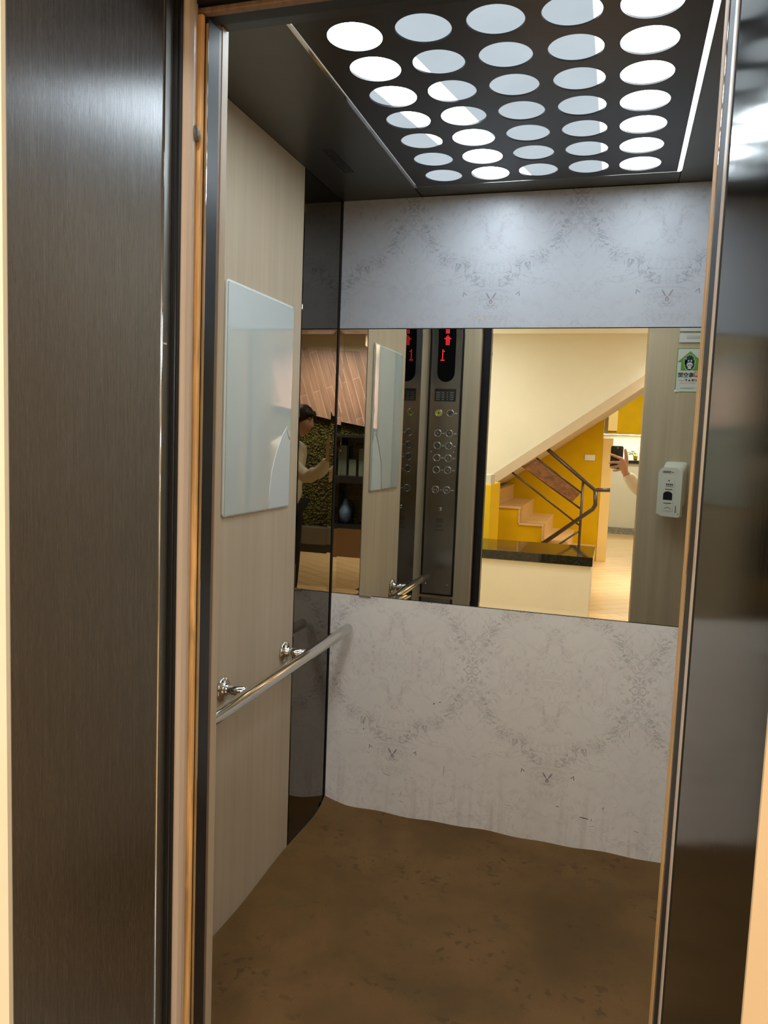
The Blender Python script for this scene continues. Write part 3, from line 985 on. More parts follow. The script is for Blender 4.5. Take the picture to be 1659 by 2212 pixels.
# ================================================================== STICKERS ON THE RETURN
def sticker(x0, x1, z0, z1, label, torn):
    cx = (x0 + x1) / 2
    s = (z1 - z0) / 0.206
    st = empty('sticker', (cx, YF, z0))
    tag(st, label, 'sticker', )
    bm = bmesh.new()
    prism(bm, [(x0 + 0.004, YF, z0), (x1, YF, z0), (x1, YF, z1), (x0, YF, z1), (x0, YF, z0 + 0.004)], (0, 0.0008, 0))
    obj('green_border', bm, M['green'] if not torn else M['green'], st)
    bm = bmesh.new()
    e = 0.0035
    prism(bm, [(x0 + e, YF + 0.0008, z0 + e), (x1 - e, YF + 0.0008, z0 + e), (x1 - e, YF + 0.0008, z1 - e), (x0 + e, YF + 0.0008, z1 - e)], (0, 0.0004, 0))
    obj('paper', bm, M['white_paper'], st)
    y = YF + 0.0013
    zc = z1 - 0.060 * s
    ax = cx
    bm = bmesh.new()
    prism(bm, [(ax - 0.056, y, zc - 0.006), (ax, y, zc + 0.046), (ax + 0.056, y, zc - 0.006), (ax + 0.038, y, zc - 0.006), (ax + 0.038, y, zc - (0.026 if torn else 0.045)), (ax - 0.038, y, zc - (0.026 if torn else 0.045)), (ax - 0.038, y, zc - 0.006)], (0, 0.0003, 0))
    ar = obj('green_arrow', bm, M['green'], st)

    def hand(gr, yy, mat, nm):
        bm = bmesh.new()
        # palm, rounded at the base
        pts = [(ax + (0.021 + gr) * math.cos(a), yy, zc - (0.010 if torn else 0.018) + ((0.012 if torn else 0.026) + gr) * math.sin(a)) for a in [PI + PI * k / 10 for k in range(11)]]
        pts += [(ax + 0.021 + gr, yy, zc + 0.004), (ax - 0.021 - gr, yy, zc + 0.004)]
        prism(bm, pts, (0, 0.0003, 0))
        for dx, h in ((-0.012, 0.023), (-0.004, 0.028), (0.004, 0.027), (0.012, 0.022)):
            p = [(ax + dx - 0.0042 - gr, yy, zc - 0.002), (ax + dx + 0.0042 + gr, yy, zc - 0.002), (ax + dx + 0.0042 + gr, yy, zc + h - 0.004), (ax + dx + 0.002, yy, zc + h + gr), (ax + dx - 0.002, yy, zc + h + gr), (ax + dx - 0.0042 - gr, yy, zc + h - 0.004)]
            prism(bm, p, (0, 0.0003, 0))
        p = [(ax - 0.017 - gr, yy, zc - 0.022), (ax - 0.024 - gr, yy, zc - 0.006), (ax - 0.025 - gr, yy, zc + 0.008 + gr), (ax - 0.019, yy, zc + 0.010 + gr), (ax - 0.015, yy, zc - 0.004)]
        prism(bm, p, (0, 0.0003, 0))
        obj(nm, bm, mat, st)
    hand(0.0025, y + 0.0003, M['white_paper'], 'hand_outline')
    hand(0.0, y + 0.0006, M['dkgreen'], 'hand_symbol')
    if not torn:
        bm = bmesh.new()
        yy = y + 0.001
        prism(bm, [(ax + p[0], yy, zc - 0.017 + p[1]) for p in ellip(0, 0, 0.0135, 0.011, 0, 16)], (0, 0.0003, 0))
        prism(bm, [(ax - 0.008, yy, zc - 0.026), (ax + 0.008, yy, zc - 0.026), (ax + 0.007, yy, zc - 0.037), (ax - 0.007, yy, zc - 0.037)], (0, 0.0003, 0))
        for sg in (-1, 1):
            prism(bm, [(ax + sg * 0.006 + p[0], yy, zc + 0.001 + p[1]) for p in ellip(0, 0, 0.004, 0.004, 0, 10)], (0, 0.0003, 0))
        obj('skull_symbol', bm, M['white_paper'], st)
        bm = bmesh.new()
        yy += 0.0004
        for sg in (-1, 1):
            prism(bm, [(ax + sg * 0.0055 + p[0], yy, zc - 0.019 + p[1]) for p in ellip(0, 0, 0.0032, 0.0026, 0, 8)], (0, 0.0003, 0))
        prism(bm, [(ax - 0.0014, yy, zc - 0.026), (ax + 0.0014, yy, zc - 0.026), (ax, yy, zc - 0.023)], (0, 0.0003, 0))
        obj('skull_holes', bm, M['dkgreen'], st)
    if not torn:
        yt = y + 0.0002
        text_obj('headline', '\u6bd2\u7a7a\u9593', 0.024, (cx - 0.013, yt, z1 - 0.127), M['ink'], st, bold=0.0006)
        bm = bmesh.new()
        prism(bm, [(cx + 0.034 + p[0], yt, z1 - 0.122 + p[1]) for p in ((-0.013, -0.011), (0.010, -0.014), (0.013, 0.010), (-0.010, 0.013))], (0, 0.0002, 0))
        sq = obj('red_seal', bm, M['red'], st)
        text_obj('red_seal_character', '\u7121', 0.021, (cx + 0.034, yt + 0.0004, z1 - 0.122), M['white_paper'], st, bold=0.0003, rot=-0.1)
        text_obj('hotline_title', '\u53cd\u6bd2 \u25b2 \u5831 \u2014\u2014', 0.012, (cx - 0.004, yt, z1 - 0.150), M['ink'], st, bold=0.0003)
        text_obj('hotline_number', '0800-770-885', 0.0125, (cx - 0.004, yt, z1 - 0.163), M['pink'], st)
        text_obj('footer', '\u53f0\u7063\u53cd\u6bd2\u5354\u6703 \u95dc\u5fc3\u60a8', 0.0065, (cx - 0.004, yt, z1 - 0.187), M['greyink'], st)
        # curled lower corner
        bm = bmesh.new()
        a = Vector((x0 - 0.002, YF + 0.006, z0 - 0.001)); b = Vector((x0 + 0.026, YF + 0.0015, z0 + 0.001)); c_ = Vector((x0 + 0.001, YF + 0.0015, z0 + 0.013)); d_ = Vector((x0 + 0.006, YF + 0.005, z0 + 0.006))
        v = [bm.verts.new(p) for p in (a, b, d_, c_)]
        bm.faces.new([v[0], v[1], v[2]]); bm.faces.new([v[0], v[2], v[3]])
        obj('curled_corner', bm, M['white'], st)
    else:
        # folded paper slip stuck over its lower half
        bbox('paper_slip', (x0 - 0.002, y + 0.0008, z0 - 0.004), (x1 + 0.002, y + 0.006, z0 + 0.038), M['white_paper'], st)
        bm = bmesh.new()
        ye_ = y + 0.0062
        for zz in (0.024, 0.017, 0.012):
            prism(bm, [(x0 + 0.030, ye_, z0 + zz), (x0 + 0.095, ye_, z0 + zz), (x0 + 0.095, ye_, z0 + zz + 0.0015), (x0 + 0.030, ye_, z0 + zz + 0.0015)], (0, 0.0003, 0))
        obj('fine_print', bm, M['greyink'], st)
    return st


sticker(0.241, 0.357, 1.643, 1.849, 'white and green sticker with hand, skull and hotline number above the dispenser', False)
# the upper one sits partly above the mirror band
sticker(0.247, 0.363, 1.879, 1.972, 'white and green sticker half covered by a paper slip, above the hotline sticker', True)

# ================================================================== HAND-SANITISER DISPENSER
dsp = tag(empty('sanitiser_dispenser', (0.262, YF, 1.05)), 'white wall-mounted hand sanitiser dispenser with dark level window', 'dispenser')
TH = R(22)
dxc, dyc, dzc = 0.243, 1.375, 1.055


def dloc(u, v, z):
    """u across the front (viewer-mirror right +), v out of the wall, z up"""
    fx, fy = -math.sin(TH), math.cos(TH)
    ux, uy = math.cos(TH), math.sin(TH)
    return (dxc + u * ux + v * fx, dyc + u * uy + v * fy, dzc + z)


def dprism(pts, v0, v1, mat, name, par, bev=0.0):
    bm = bmesh.new()
    a = [bm.verts.new(dloc(u, v0, z)) for u, z in pts]
    b = [bm.verts.new(dloc(u, v1, z)) for u, z in pts]
    fs = [bm.faces.new(a), bm.faces.new(b)]
    n = len(pts)
    for k in range(n):
        fs.append(bm.faces.new([a[k], b[k], b[(k + 1) % n], a[(k + 1) % n]]))
    if bev:
        bmesh.ops.bevel(bm, geom=list({e for e in fs[1].edges}), offset=bev, segments=3, affect='EDGES')
    return obj(name, bm, mat, par)


def arc(cx_, cz_, r_, a0, a1, n=7):
    return [(cx_ + r_ * math.cos(R(a0 + (a1 - a0) * k / n)), cz_ + r_ * math.sin(R(a0 + (a1 - a0) * k / n))) for k in range(n + 1)]


body = [(-0.056, 0.013), (-0.034, 0.007), (-0.032, 0.0)] + arc(0.048, 0.008, 0.008, -90, 0) + arc(0.026, 0.202, 0.030, 0, 90) + arc(-0.026, 0.202, 0.030, 90, 180)
dprism(body, -0.030, 0.0, M['white'], 'front_cover', dsp, 0.003)
# hood sloping up and back to the wall
bm = bmesh.new()
fr = [dloc(u, -0.030, z) for u, z in [(-0.050, 0.03), (0.045, 0.03)] + arc(0.021, 0.202, 0.030, 0, 90) + arc(-0.024, 0.202, 0.030, 90, 180)]
bk = [(x_, YF, z_) for x_, z_ in [(0.222, 1.12), (0.325, 1.12)] + arc(0.310, 1.297, 0.016, 0, 90) + arc(0.238, 1.297, 0.016, 90, 180)]
a = [bm.verts.new(p) for p in fr]; b = [bm.verts.new(p) for p in bk]
bm.faces.new(a); bm.faces.new(b)
for k in range(len(a)):
    bm.faces.new([a[k], b[k], b[(k + 1) % len(a)], a[(k + 1) % len(a)]])
obj('rear_housing', bm, M['white'], dsp)
arch = [(-0.030, 0.028), (0.022, 0.028), (0.022, 0.165)] + [(-0.004 + 0.026 * math.cos(a_), 0.168 + 0.026 * math.sin(a_)) for a_ in [PI * k / 10 for k in range(11)]] + [(-0.030, 0.165)]
dprism(arch, 0.0, 0.0015, M['white'], 'raised_panel', dsp, 0.0008)
win = [(-0.026, 0.080), (0.016, 0.080), (0.016, 0.105)] + [(-0.005 + 0.021 * math.cos(a_), 0.106 + 0.014 * math.sin(a_)) for a_ in [PI * k / 8 for k in range(9)]] + [(-0.026, 0.105)]
dprism(win, 0.0015, 0.0025, M['window_dark'], 'level_window', dsp)


def dink(rects, mat, name, v=0.0026):
    bm = bmesh.new()
    for u0, u1, z0, z1 in rects:
        vv = [bm.verts.new(dloc(u, v, z)) for u, z in ((u0, z0), (u1, z0), (u1, z1), (u0, z1))]
        bm.faces.new(vv)
    return obj(name, bm, mat, dsp)


dink([(-0.034, 0.004, 0.212, 0.2145), (-0.034, 0.004, 0.207, 0.209)] + [(-0.016 + k * 0.0085, -0.010 + k * 0.0085, 0.149, 0.156) for k in range(4)] + [(-0.017, 0.018, 0.143, 0.1445), (-0.019, 0.014, 0.128, 0.131),
      (-0.022, 0.012, 0.063, 0.066), (-0.009, -0.005, 0.056, 0.058)] + [(-0.018 + 0.0045 * k, -0.015 + 0.0045 * k, 0.038 + 0.006 * math.sin(PI * k / 6), 0.041 + 0.006 * math.sin(PI * k / 6)) for k in range(7)]
     + [(0.033, 0.037, 0.022 + k * 0.007, 0.027 + k * 0.007) for k in range(5)] + [(0.047, 0.051, 0.014, 0.018), (-0.006, 0.000, 0.168, 0.174)], M['ink'], 'print', 0.0028)
dink([(0.008, 0.016, 0.2085, 0.2115)], M['red'], 'red_mark', 0.0028)

# ================================================================== DOORWAY: car door edge, landing door edge, frames
H1 = 2.065
# raw edge of the car return (inner jamb lining)
t1 = struct(bbox('trim_1', (XOL - 0.02, YF - 0.060, 0.0), (XOL - 0.0005, YF - 0.0225, H1), M['laminate_edge'], None, 0.002))
d1 = struct(bbox('door_1', (XOL - 0.06, 1.136, 0.0), (-0.660, 1.174, 2.020), M['black_door'], None, 0.002))
bbox('edge_bead', (-0.6640, 1.1355, 0.01), (-0.6592, 1.1372, 2.01), M['chrome'], d1)
struct(bbox('trim_2', (-0.70, 1.1255, 0.0), (-0.6635, 1.1345, 2.021), M['orange_edge'], None, 0.003, 2))
# landing door: rounded beige leading edge
bm = bmesh.new()
pts = [(-0.72, 1.0885, 0), (-0.672, 1.0885, 0), (-0.668, 1.094, 0), (-0.6655, 1.104, 0), (-0.6665, 1.112, 0), (-0.671, 1.118, 0), (-0.672, 1.125, 0), (-0.72, 1.125, 0)]
prism(bm, pts, (0, 0, 2.4))
d2 = struct(obj('door_2', bm, M['beige_edge']))
bm = bmesh.new()
lathe(bm, [(0.008, -0.672), (0.008, -0.664), (0.006, -0.662)], 'X', (0, 1.114, 1.875), 16)
for v in bm.verts:
    v.co.z = 1.835 + (v.co.z - 1.875) * 1.6
obj('rubber_stop', bm, M['grey_stone'], d2, True)
# dark gap with rubber ribs behind the steel frame
bm = bmesh.new()
box(bm, (-0.75, 1.0795, 0), (-0.6745, 1.0875, 2.4))
box(bm, (-0.6800, 1.0785, 0), (-0.6775, 1.0800, 2.4), 0.0004)
box(bm, (-0.6860, 1.0780, 0), (-0.6835, 1.0800, 2.4), 0.0004)
struct(obj('trim_3', bm, M['rubber']))
# other side of the doorway
struct(bbox('trim_4', (XOR - 0.001, 1.212, 0.0), (XOR + 0.02, YF - 0.055, H1), M['laminate_edge']))
bm = bmesh.new()
box(bm, (XOR - 0.0015, 1.215, 0.0), (XOR + 0.03, YF - 0.004, H1), 0.003)
struct(obj('trim_5', bm, M['orange_edge']))
bbox('edge_bead', (XOR - 0.001, 1.203, 0.0), (XOR + 0.01, 1.207, 2.06), M['chrome'], struct(bbox('door_3', (XOR - 0.0002, 1.132, 0.0), (XOR + 0.04, 1.206, 2.02), M['rubber'])))
struct(bbox('door_4', (XOR - 0.0015, 1.091, 0.0), (XOR + 0.04, 1.124, 2.4), M['beige_edge'], None, 0.003))
struct(bbox('trim_6', (XOR - 0.001, 1.079, 0.0), (XOR + 0.045, 1.088, 2.4), M['rubber']))
# header pieces and black gap fill
struct(bbox('trim_7', (XOL - 0.03, 1.208, H1), (XOR + 0.03, YF - 0.004, 2.4), M['black_door']))
struct(bbox('trim_8', (-0.70, 1.128, 2.022), (XOR + 0.03, 1.142, 2.031), M['laminate_edge'], None, 0.002))  # darker wood swapped in to imitate the shade under the header
struct(bbox('trim_9', (XOL - 0.03, 1.08, 2.033), (XOR + 0.03, 1.186, 2.4), M['black']))  # black block stands in for the unlit shaft gap above the strip
# sill
struct(bbox('trim_10', (XOL - 0.05, 0.79, -0.03), (XOR + 0.05, YF - 0.018, -0.001), M['sill']))

# steel landing frame: splayed jambs with a folded lip
def jamb(name, xi, xo, sg, mat):
    bm = bmesh.new()
    y0, y1 = 1.050, 0.790
    pts = [(xi, y0, 0), (xo, y1, 0), (xo + sg * 0.03, y1, 0), (xo + sg * 0.03, y1 + 0.02, 0), (xi + sg * 0.05, y0 + 0.028, 0), (xi + sg * 0.004, y0 + 0.028, 0), (xi + sg * 0.001, y0 + 0.003, 0)]
    prism(bm, pts, (0, 0, 2.10))
    o = obj(name, bm, mat)
    return struct(o)


j1 = jamb('trim_11', -0.684, -0.731, -1, M['steel'])
bm = bmesh.new()
tube(bm, [(-0.6835, 1.0515, 0), (-0.6835, 1.0515, 2.10)], 0.0017, 10)
obj('folded_edge', bm, M['chrome'], j1)
bbox('folded_lip', (-0.688, 1.056, 0), (-0.6845, 1.0765, 2.09), M['sill'], j1, 0.0008)
bm = bmesh.new()
tube(bm, [(-0.6768, 1.0780, 0), (-0.6768, 1.0780, 2.09)], 0.0010, 8)
obj('seal_bead', bm, M['black_door'], j1)
bbox('steel_rivet', (-0.6855, 1.058, 1.502), (-0.6835, 1.066, 1.5045), M['white'], j1)
j2 = jamb('trim_12', 0.108, 0.153, 1, M['steel_r'])
bm = bmesh.new()
box(bm, (-0.731, 0.79, 2.095), (0.153, 1.05, 2.15))
struct(obj('trim_13', bm, M['steel']))

# ================================================================== LANDING (seen only in the mirrors)
struct(bbox('floor_landing', (-3.2, -8.2, -0.02), (2.7, 0.79, 0.0), M['hall_floor']))
HC = 2.62
struct(bbox('ceiling_landing', (-3.2, -8.2, HC), (2.7, 0.80, HC + 0.03), M['cream2']))
ws = struct(empty('wall_shaft', (-0.29, 0.79, 0)))
bbox('wall_section', (-3.2, 0.783, 0), (-0.732, 0.86, HC), M['cream2'], ws)
bbox('wall_section', (0.153, 0.783, 0), (2.7, 0.86, HC), M['beige_wall'], ws)
bbox('wall_section', (-0.732, 0.783, 2.10), (0.153, 0.86, HC), M['cream2'], ws)
struct(bbox('wall_stair_side', (-3.25, -8.2, 0), (-3.2, 0.8, HC), M['cream']))
struct(bbox('wall_entrance', (2.7, -8.2, 0), (2.75, 0.8, HC), M['cream2']))
struct(bbox('wall_far', (-3.2, -8.25, 0), (2.7, -8.2, HC), M['cream']))
struct(bbox('wall_stair_back', (-3.2, -4.45, 0), (-0.172, -4.3, HC), M['yellow']))
# closing wall behind the shop display
bm = bmesh.new()
box(bm, (0.62, -8.2, 0), (0.70, -3.45, HC))
struct(obj('wall_kitchen_side', bm, M['cream']))

# --- low wall with granite cap
lw = tag(empty('low_wall', (-1.0, -1.6, 0)), 'cream stone low wall with thick glossy black granite top in front of the stairs', 'low wall')
bm = bmesh.new()
box(bm, (-2.2, -1.98, 0), (-0.150, -1.27, 0.392), 0.003)
obj('wall_body', bm, M['cream'], lw)
bm = bmesh.new()
box(bm, (-2.22, -2.00, 0.392), (-0.137, -1.25, 0.468), 0.003)
obj('granite_cap', bm, M['granite'], lw)

# --- yellow pier at the end of the low wall
yp = tag(empty('yellow_pier', (-1.45, -2.3, 0)), 'bright yellow half-height pier with white block on top beside the stairs', 'pier')
bbox('pier_body', (-1.75, -2.62, 0), (-1.120, -2.02, 0.975), M['yellow_b'], yp, 0.003)
bbox('white_block', (-1.30, -2.30, 0.975), (-1.128, -2.04, 1.07), M['white'], yp, 0.003)

# --- stairs
stp = tag(empty('staircase', (-1.2, -3.6, 0)), 'staircase of light wood steps with mustard side, climbing under the sloping cream wall', 'stairs')
ys0, ys1 = -4.298, -2.95
nz = []
for n in range(0, 14):
    z = 0.202 + 0.169 * n
    x1 = -0.197 - 0.2505 * n
    if x1 - 0.25 < -3.2:
        break
    bm = bmesh.new()
    x0 = x1 - 0.2505
    # tread and riser board, folded
    box(bm, (x0 - 0.005, ys0, z - 0.022), (x1 + 0.012, ys1 + 0.012, z), 0.002)
    box(bm, (x1 - 0.010, ys0, z - 0.169), (x1 + 0.006, ys1 + 0.010, z - 0.022), 0.001)
    obj('step', bm, M['tread'], stp)
    nz.append((x0, x1, z))
bm = bmesh.new()
pts = [(nz[0][1] - 0.01, ys1, 0)]
for x0, x1, z in nz:
    pts.append((x1 - 0.01, ys1, z - 0.022))
    pts.append((x0 - 0.01, ys1, z - 0.022))
pts.append((nz[-1][0] - 0.01, ys1, 0))
prism(bm, pts, (0, ys0 - ys1, 0))
obj('side_wall', bm, M['yellow'], stp)
# upper flight overhead
uf = struct(empty('wall_upper_flight', (-0.6, -2.9, 1.0)))
SL = 0.725


def zd(x):
    return 1.035 + SL * (x + 1.25)


xe_ = -1.25 + (HC - 0.13 - 1.035) / SL
bm = bmesh.new()
prism(bm, [(-1.28, -2.87, zd(-1.28) - 0.115), (xe_, -2.87, zd(xe_) - 0.115), (xe_, -2.87, zd(xe_)), (-1.28, -2.87, zd(-1.28))], (0, -1.425, 0))
obj('sloping_edge', bm, M['stringer'], uf)
bm = bmesh.new()
prism(bm, [(-3.19, -2.90, 0.95), (-1.28, -2.90, zd(-1.28)), (xe_, -2.90, zd(xe_)), (xe_, -2.90, HC - 0.002), (-3.19, -2.90, HC - 0.002)], (0, -0.045, 0))
obj('parapet', bm, M['cream'], uf)

# --- railing
rl = tag(empty('stair_railing', (-0.317, -3.0, 0.3)), 'dark brown metal stair railing with a knotty wood board between its bars', 'railing')
YR = -2.905


def rp(x, z, y=YR):
    return (x, y, z)


bm = bmesh.new()
tube(bm, [rp(-0.69, 1.325), rp(-0.192, 0.930), rp(-0.170, 0.935), rp(-0.048, 0.941)], 0.021, 12)
obj('handrail_bar', bm, M['rail'], rl)
bm = bmesh.new()
tube(bm, [rp(-0.190, 0.93), rp(-0.182, 0.78), rp(-0.205, 0.735), rp(-0.724, 0.315)], 0.021, 12)
obj('lower_bar', bm, M['rail'], rl)
bm = bmesh.new()
tube(bm, [rp(-0.318, 1.03), rp(-0.320, 0.03)], 0.014, 10)
obj('post', bm, M['rail'], rl)
for a_, b_ in (((-0.80, 1.232), (-0.326, 0.895)), ((-0.95, 1.150), (-0.330, 0.735)), ((-1.06, 1.083), (-0.333, 0.565)), ((-0.333, 0.498), (-0.62, 0.27))):
    bm = bmesh.new()
    tube(bm, [rp(*a_), rp(*b_)], 0.010, 8)
    obj('thin_bar', bm, M['rail'], rl)
bm = bmesh.new()
prism(bm, [rp(-0.81, 1.222, YR + 0.012), rp(-0.340, 0.888, YR + 0.012), rp(-0.412, 0.800, YR + 0.012), rp(-0.94, 1.135, YR + 0.012)], (0, -0.024, 0))
obj('wood_board', bm, M['plank'], rl)

# --- wall switch
sw = tag(bbox('light_switch', (-0.372, -4.30, 1.205), (-0.252, -4.288, 1.275), M['white'], None, 0.004), 'small white light switch plate on the mustard wall above the railing end', 'switch')
bbox('rocker', (-0.352, -4.289, 1.222), (-0.310, -4.285, 1.262), M['white'], sw, 0.001)

# --- pale board standing at the end of the mustard wall
tag(bbox('pale_partition', (-0.170, -4.80, 0), (-0.056, -4.35, 1.478), M['pale_door'], None, 0.004), 'pale yellow upright partition board at the end of the mustard wall', 'partition')

# --- kitchen counter and upper cabinet
ct = tag(empty('reception_counter', (0.25, -7.7, 0)), 'cream counter with black top and grey pebble plinth at the end of the landing', 'counter')
bbox('counter_front', (-0.17, -7.98, 0.10), (0.615, -7.62, 1.13), M['cream'], ct, 0.002)
bbox('plinth', (-0.17, -7.96, 0.0), (0.615, -7.56, 0.10), M['mosaic'], ct)
bbox('counter_top', (-0.17, -8.0, 1.13), (0.615, -7.58, 1.18), M['counter_black'], ct, 0.002)
uc = tag(bbox('upper_cabinet', (-0.170, -8.19, 1.60), (0.615, -7.60, HC - 0.005), M['yellow'], None, 0.003), 'mustard yellow upper cabinet hanging over the lit counter', 'cabinet')
tag(bbox('wall_box', (-0.168, -7.60, 1.635), (-0.030, -7.56, 1.955), M['pale_door'], None, 0.004), 'pale square box mounted on the mustard upper cabinet', 'box')
# plant
pl = tag(empty('potted_plant', (0.26, -7.72, 1.18)), 'leafy green plant in a yellow pot on the black counter', 'plant')
bm = bmesh.new()
lathe(bm, [(0.028, 1.181), (0.036, 1.25), (0.034, 1.252)], 'Z', (0.28, -7.72, 0), 16)
obj('pot', bm, M['yellow'], pl, True)
bm = bmesh.new()
random.seed(12)
for k in range(42):
    a = random.uniform(0, 2 * PI); e = random.uniform(0.2, 1.3); r_ = random.uniform(0.04, 0.13)
    p = Vector((0.27 + r_ * math.cos(a) * math.cos(e) * 1.1 - 0.02, -7.72 + r_ * math.sin(a) * math.cos(e), 1.26 + r_ * math.sin(e) * 0.8))
    u_ = Vector((math.cos(a), math.sin(a), random.uniform(-0.5, 0.4))).normalized()
    v_ = u_.cross(Vector((0, 0, 1))).normalized()
    s_ = random.uniform(0.022, 0.036)
    q = [p - u_ * s_, p + v_ * s_ * 0.5, p + u_ * s_, p - v_ * s_ * 0.5 - Vector((0, 0, 0.008))]
    bm.faces.new([bm.verts.new(t) for t in q])
    if k % 3 == 0:
        tube(bm, [(0.28, -7.72, 1.24), p], 0.0015, 5)
obj('leaves', bm, M['leaf'], pl, recalc=False)

# --- shop side: moss wall, wood-tile bulkhead, chilled display
mw = tag(empty('moss_wall', (1.9, -3.35, 0)), 'dark green preserved moss wall above a grey stone bench', 'wall panel')
bm = bmesh.new()
nx_, nz_ = 200, 120
random.seed(5)
g_ = []
for j in range(nz_ + 1):
    row = []
    for i in range(nx_ + 1):
        x = 0.70 + 1.99 * i / nx_
        zt_ = 1.47 + (x - 0.70) * 0.172
        z = 0.30 + (zt_ - 0.30) * j / nz_
        row.append(bm.verts.new((x, -3.34 + 0.035 * random.random(), z)))
    g_.append(row)
for j in range(nz_):
    for i in range(nx_):
        bm.faces.new([g_[j][i], g_[j][i + 1], g_[j + 1][i + 1], g_[j + 1][i]])
obj('moss', bm, M['moss'], mw)
bbox('bench', (1.24, -3.40, 0.10), (2.69, -3.16, 0.30), M['grey_stone'], mw, 0.004)
bbox('bench_plinth', (1.24, -3.40, 0.0), (2.69, -3.20, 0.10), M['counter_black'], mw)
struct(bbox('wall_moss_back', (0.62, -3.45, 0), (2.7, -3.36, HC), M['cream2']))
bm = bmesh.new()
prism(bm, [(0.70, -3.24, 1.475), (1.3, -3.24, 1.575), (1.9, -3.24, 1.70), (2.69, -3.24, 1.82), (2.69, -3.24, 2.46), (0.70, -3.24, 2.34)], (0, -0.11, 0))
tag(obj('wood_bulkhead', bm, M['wood_tile']), 'bulkhead clad in slanting brown wood-look tiles above the moss wall', 'wall cladding')
fr_ = tag(empty('display_fridge', (1.0, -3.3, 0)), 'black glass-fronted display fridge with goods inside beside the moss wall', 'fridge')
bbox('base', (0.74, -3.34, 0), (1.20, -3.06, 0.33), M['brown_base'], fr_, 0.003)
bm = bmesh.new()
for a_, b_ in (((0.74, -3.34, 0.33), (0.77, -3.06, 1.40)), ((1.17, -3.34, 0.33), (1.20, -3.06, 1.40)), ((0.77, -3.34, 1.37), (1.17, -3.06, 1.40)), ((0.77, -3.34, 0.33), (1.17, -3.06, 0.37)), ((0.77, -3.34, 0.85), (1.17, -3.08, 0.93))):
    box(bm, a_, b_)
obj('frame', bm, M['black'], fr_)
bbox('back_panel', (0.77, -3.335, 0.37), (1.17, -3.32, 1.37), M['glass_dark'], fr_)
for (x0, z0, x1, z1, mt_) in ((0.80, 0.93, 0.90, 1.25, 'goods_b'), (0.93, 0.93, 1.02, 1.12, 'goods_b'), (1.05, 0.93, 1.14, 1.28, 'goods_b')):
    tag(bbox('carton', (x0, -3.28, z0), (x1, -3.20, z1), M[mt_], None, 0.003), 'pale carton on the middle shelf of the display fridge', 'carton', 'cartons in the display fridge')
bm = bmesh.new()
lathe(bm, [(0.03, 0.371), (0.07, 0.42), (0.075, 0.52), (0.04, 0.60), (0.012, 0.66)], 'Z', (1.05, -3.22, 0), 14)
tag(obj('wrapped_bag', bm, M['goods_a'], None, True), 'blue plastic wrapped bag at the bottom of the display fridge', 'bag')

# white rings round the added, unseen lamps over the landing
for k, (hx, hy) in enumerate(HALL_SPOTS):
    bm = bmesh.new()
    n = 24
    r0 = [bm.verts.new((hx + 0.155 * math.cos(2 * PI * i / n), hy + 0.155 * math.sin(2 * PI * i / n), HC - 0.001)) for i in range(n)]
    r1 = [bm.verts.new((hx + 0.185 * math.cos(2 * PI * i / n), hy + 0.185 * math.sin(2 * PI * i / n), HC - 0.001)) for i in range(n)]
    r2 = [bm.verts.new((hx + 0.175 * math.cos(2 * PI * i / n), hy + 0.175 * math.sin(2 * PI * i / n), HC - 0.012)) for i in range(n)]
    for i in range(n):
        j = (i + 1) % n
        bm.faces.new([r0[i], r0[j], r2[j], r2[i]])
        bm.faces.new([r1[i], r2[i], r2[j], r1[j]])
    tag(obj('added_lamp_ring', bm, M['white']), 'white ring round an added, unseen ceiling lamp over the landing', 'light', 'added unseen ceiling lamps over the landing')

# ================================================================== PERSON WITH PHONE
# phone just behind the lens
ph_ = tag(empty('smartphone', (-0.003, -0.010, 1.235)), 'black smartphone held up in a raised hand', 'phone')
bm = bmesh.new()
pr = round_rect(-0.042, 0.036, 1.2335, 1.3815, 0.012, 5)
prism(bm, [(p[0], -0.0145, p[1]) for p in pr], (0, 0.0085, 0), bev=0.0012)
obj('phone_body', bm, M['phone'], ph_)
bm = bmesh.new()
lathe(bm, [(0.0042, -0.0065), (0.0042, -0.0050), (0.003, -0.0046)], 'Y', (0.0, 0, CZ), 16)
obj('camera_lens', bm, M['chrome'], ph_)

pn = tag(empty('person', (0.61, -0.575, 0)), 'person in an off-white long-sleeved shirt raising a phone with one arm', 'person')
pn['kind'] = 'thing'


def skin_mesh(name, verts, edges, mat, parent, root=0, sub=2):
    """verts: (x,y,z,rx,ry)"""
    me = bpy.data.meshes.new(name)
    me.from_pydata([v[:3] for v in verts], edges, [])
    o = bpy.data.objects.new(name, me)
    C.objects.link(o)
    md = o.modifiers.new('skin', 'SKIN')
    md.use_smooth_shade = True
    me_sk = me.skin_vertices[0].data if me.skin_vertices else None
    if me_sk is None:
        bm = bmesh.new(); bm.from_mesh(me)
        bm.verts.layers.skin.verify()
        bm.to_mesh(me); bm.free()
        me_sk = me.skin_vertices[0].data
    for i, v in enumerate(verts):
        me_sk[i].radius = (v[3], v[4])
        me_sk[i].use_root = (i == root)
    s = o.modifiers.new('sub', 'SUBSURF')
    s.levels = sub
    s.render_levels = sub
    me.materials.append(mat)
    # bake, so that the object is a plain mesh
    bpy.context.view_layer.update()
    dg = bpy.context.evaluated_depsgraph_get()
    m2 = bpy.data.meshes.new_from_object(o.evaluated_get(dg))
    m2.name = name
    if not m2.materials:
        m2.materials.append(mat)
    bpy.data.objects.remove(o)
    for p in m2.polygons:
        p.use_smooth = True
    o2 = bpy.data.objects.new(name, m2)
    C.objects.link(o2)
    if parent:
        o2.parent = parent
        o2.matrix_parent_inverse = Matrix.Translation(parent.location).inverted()
    return o2


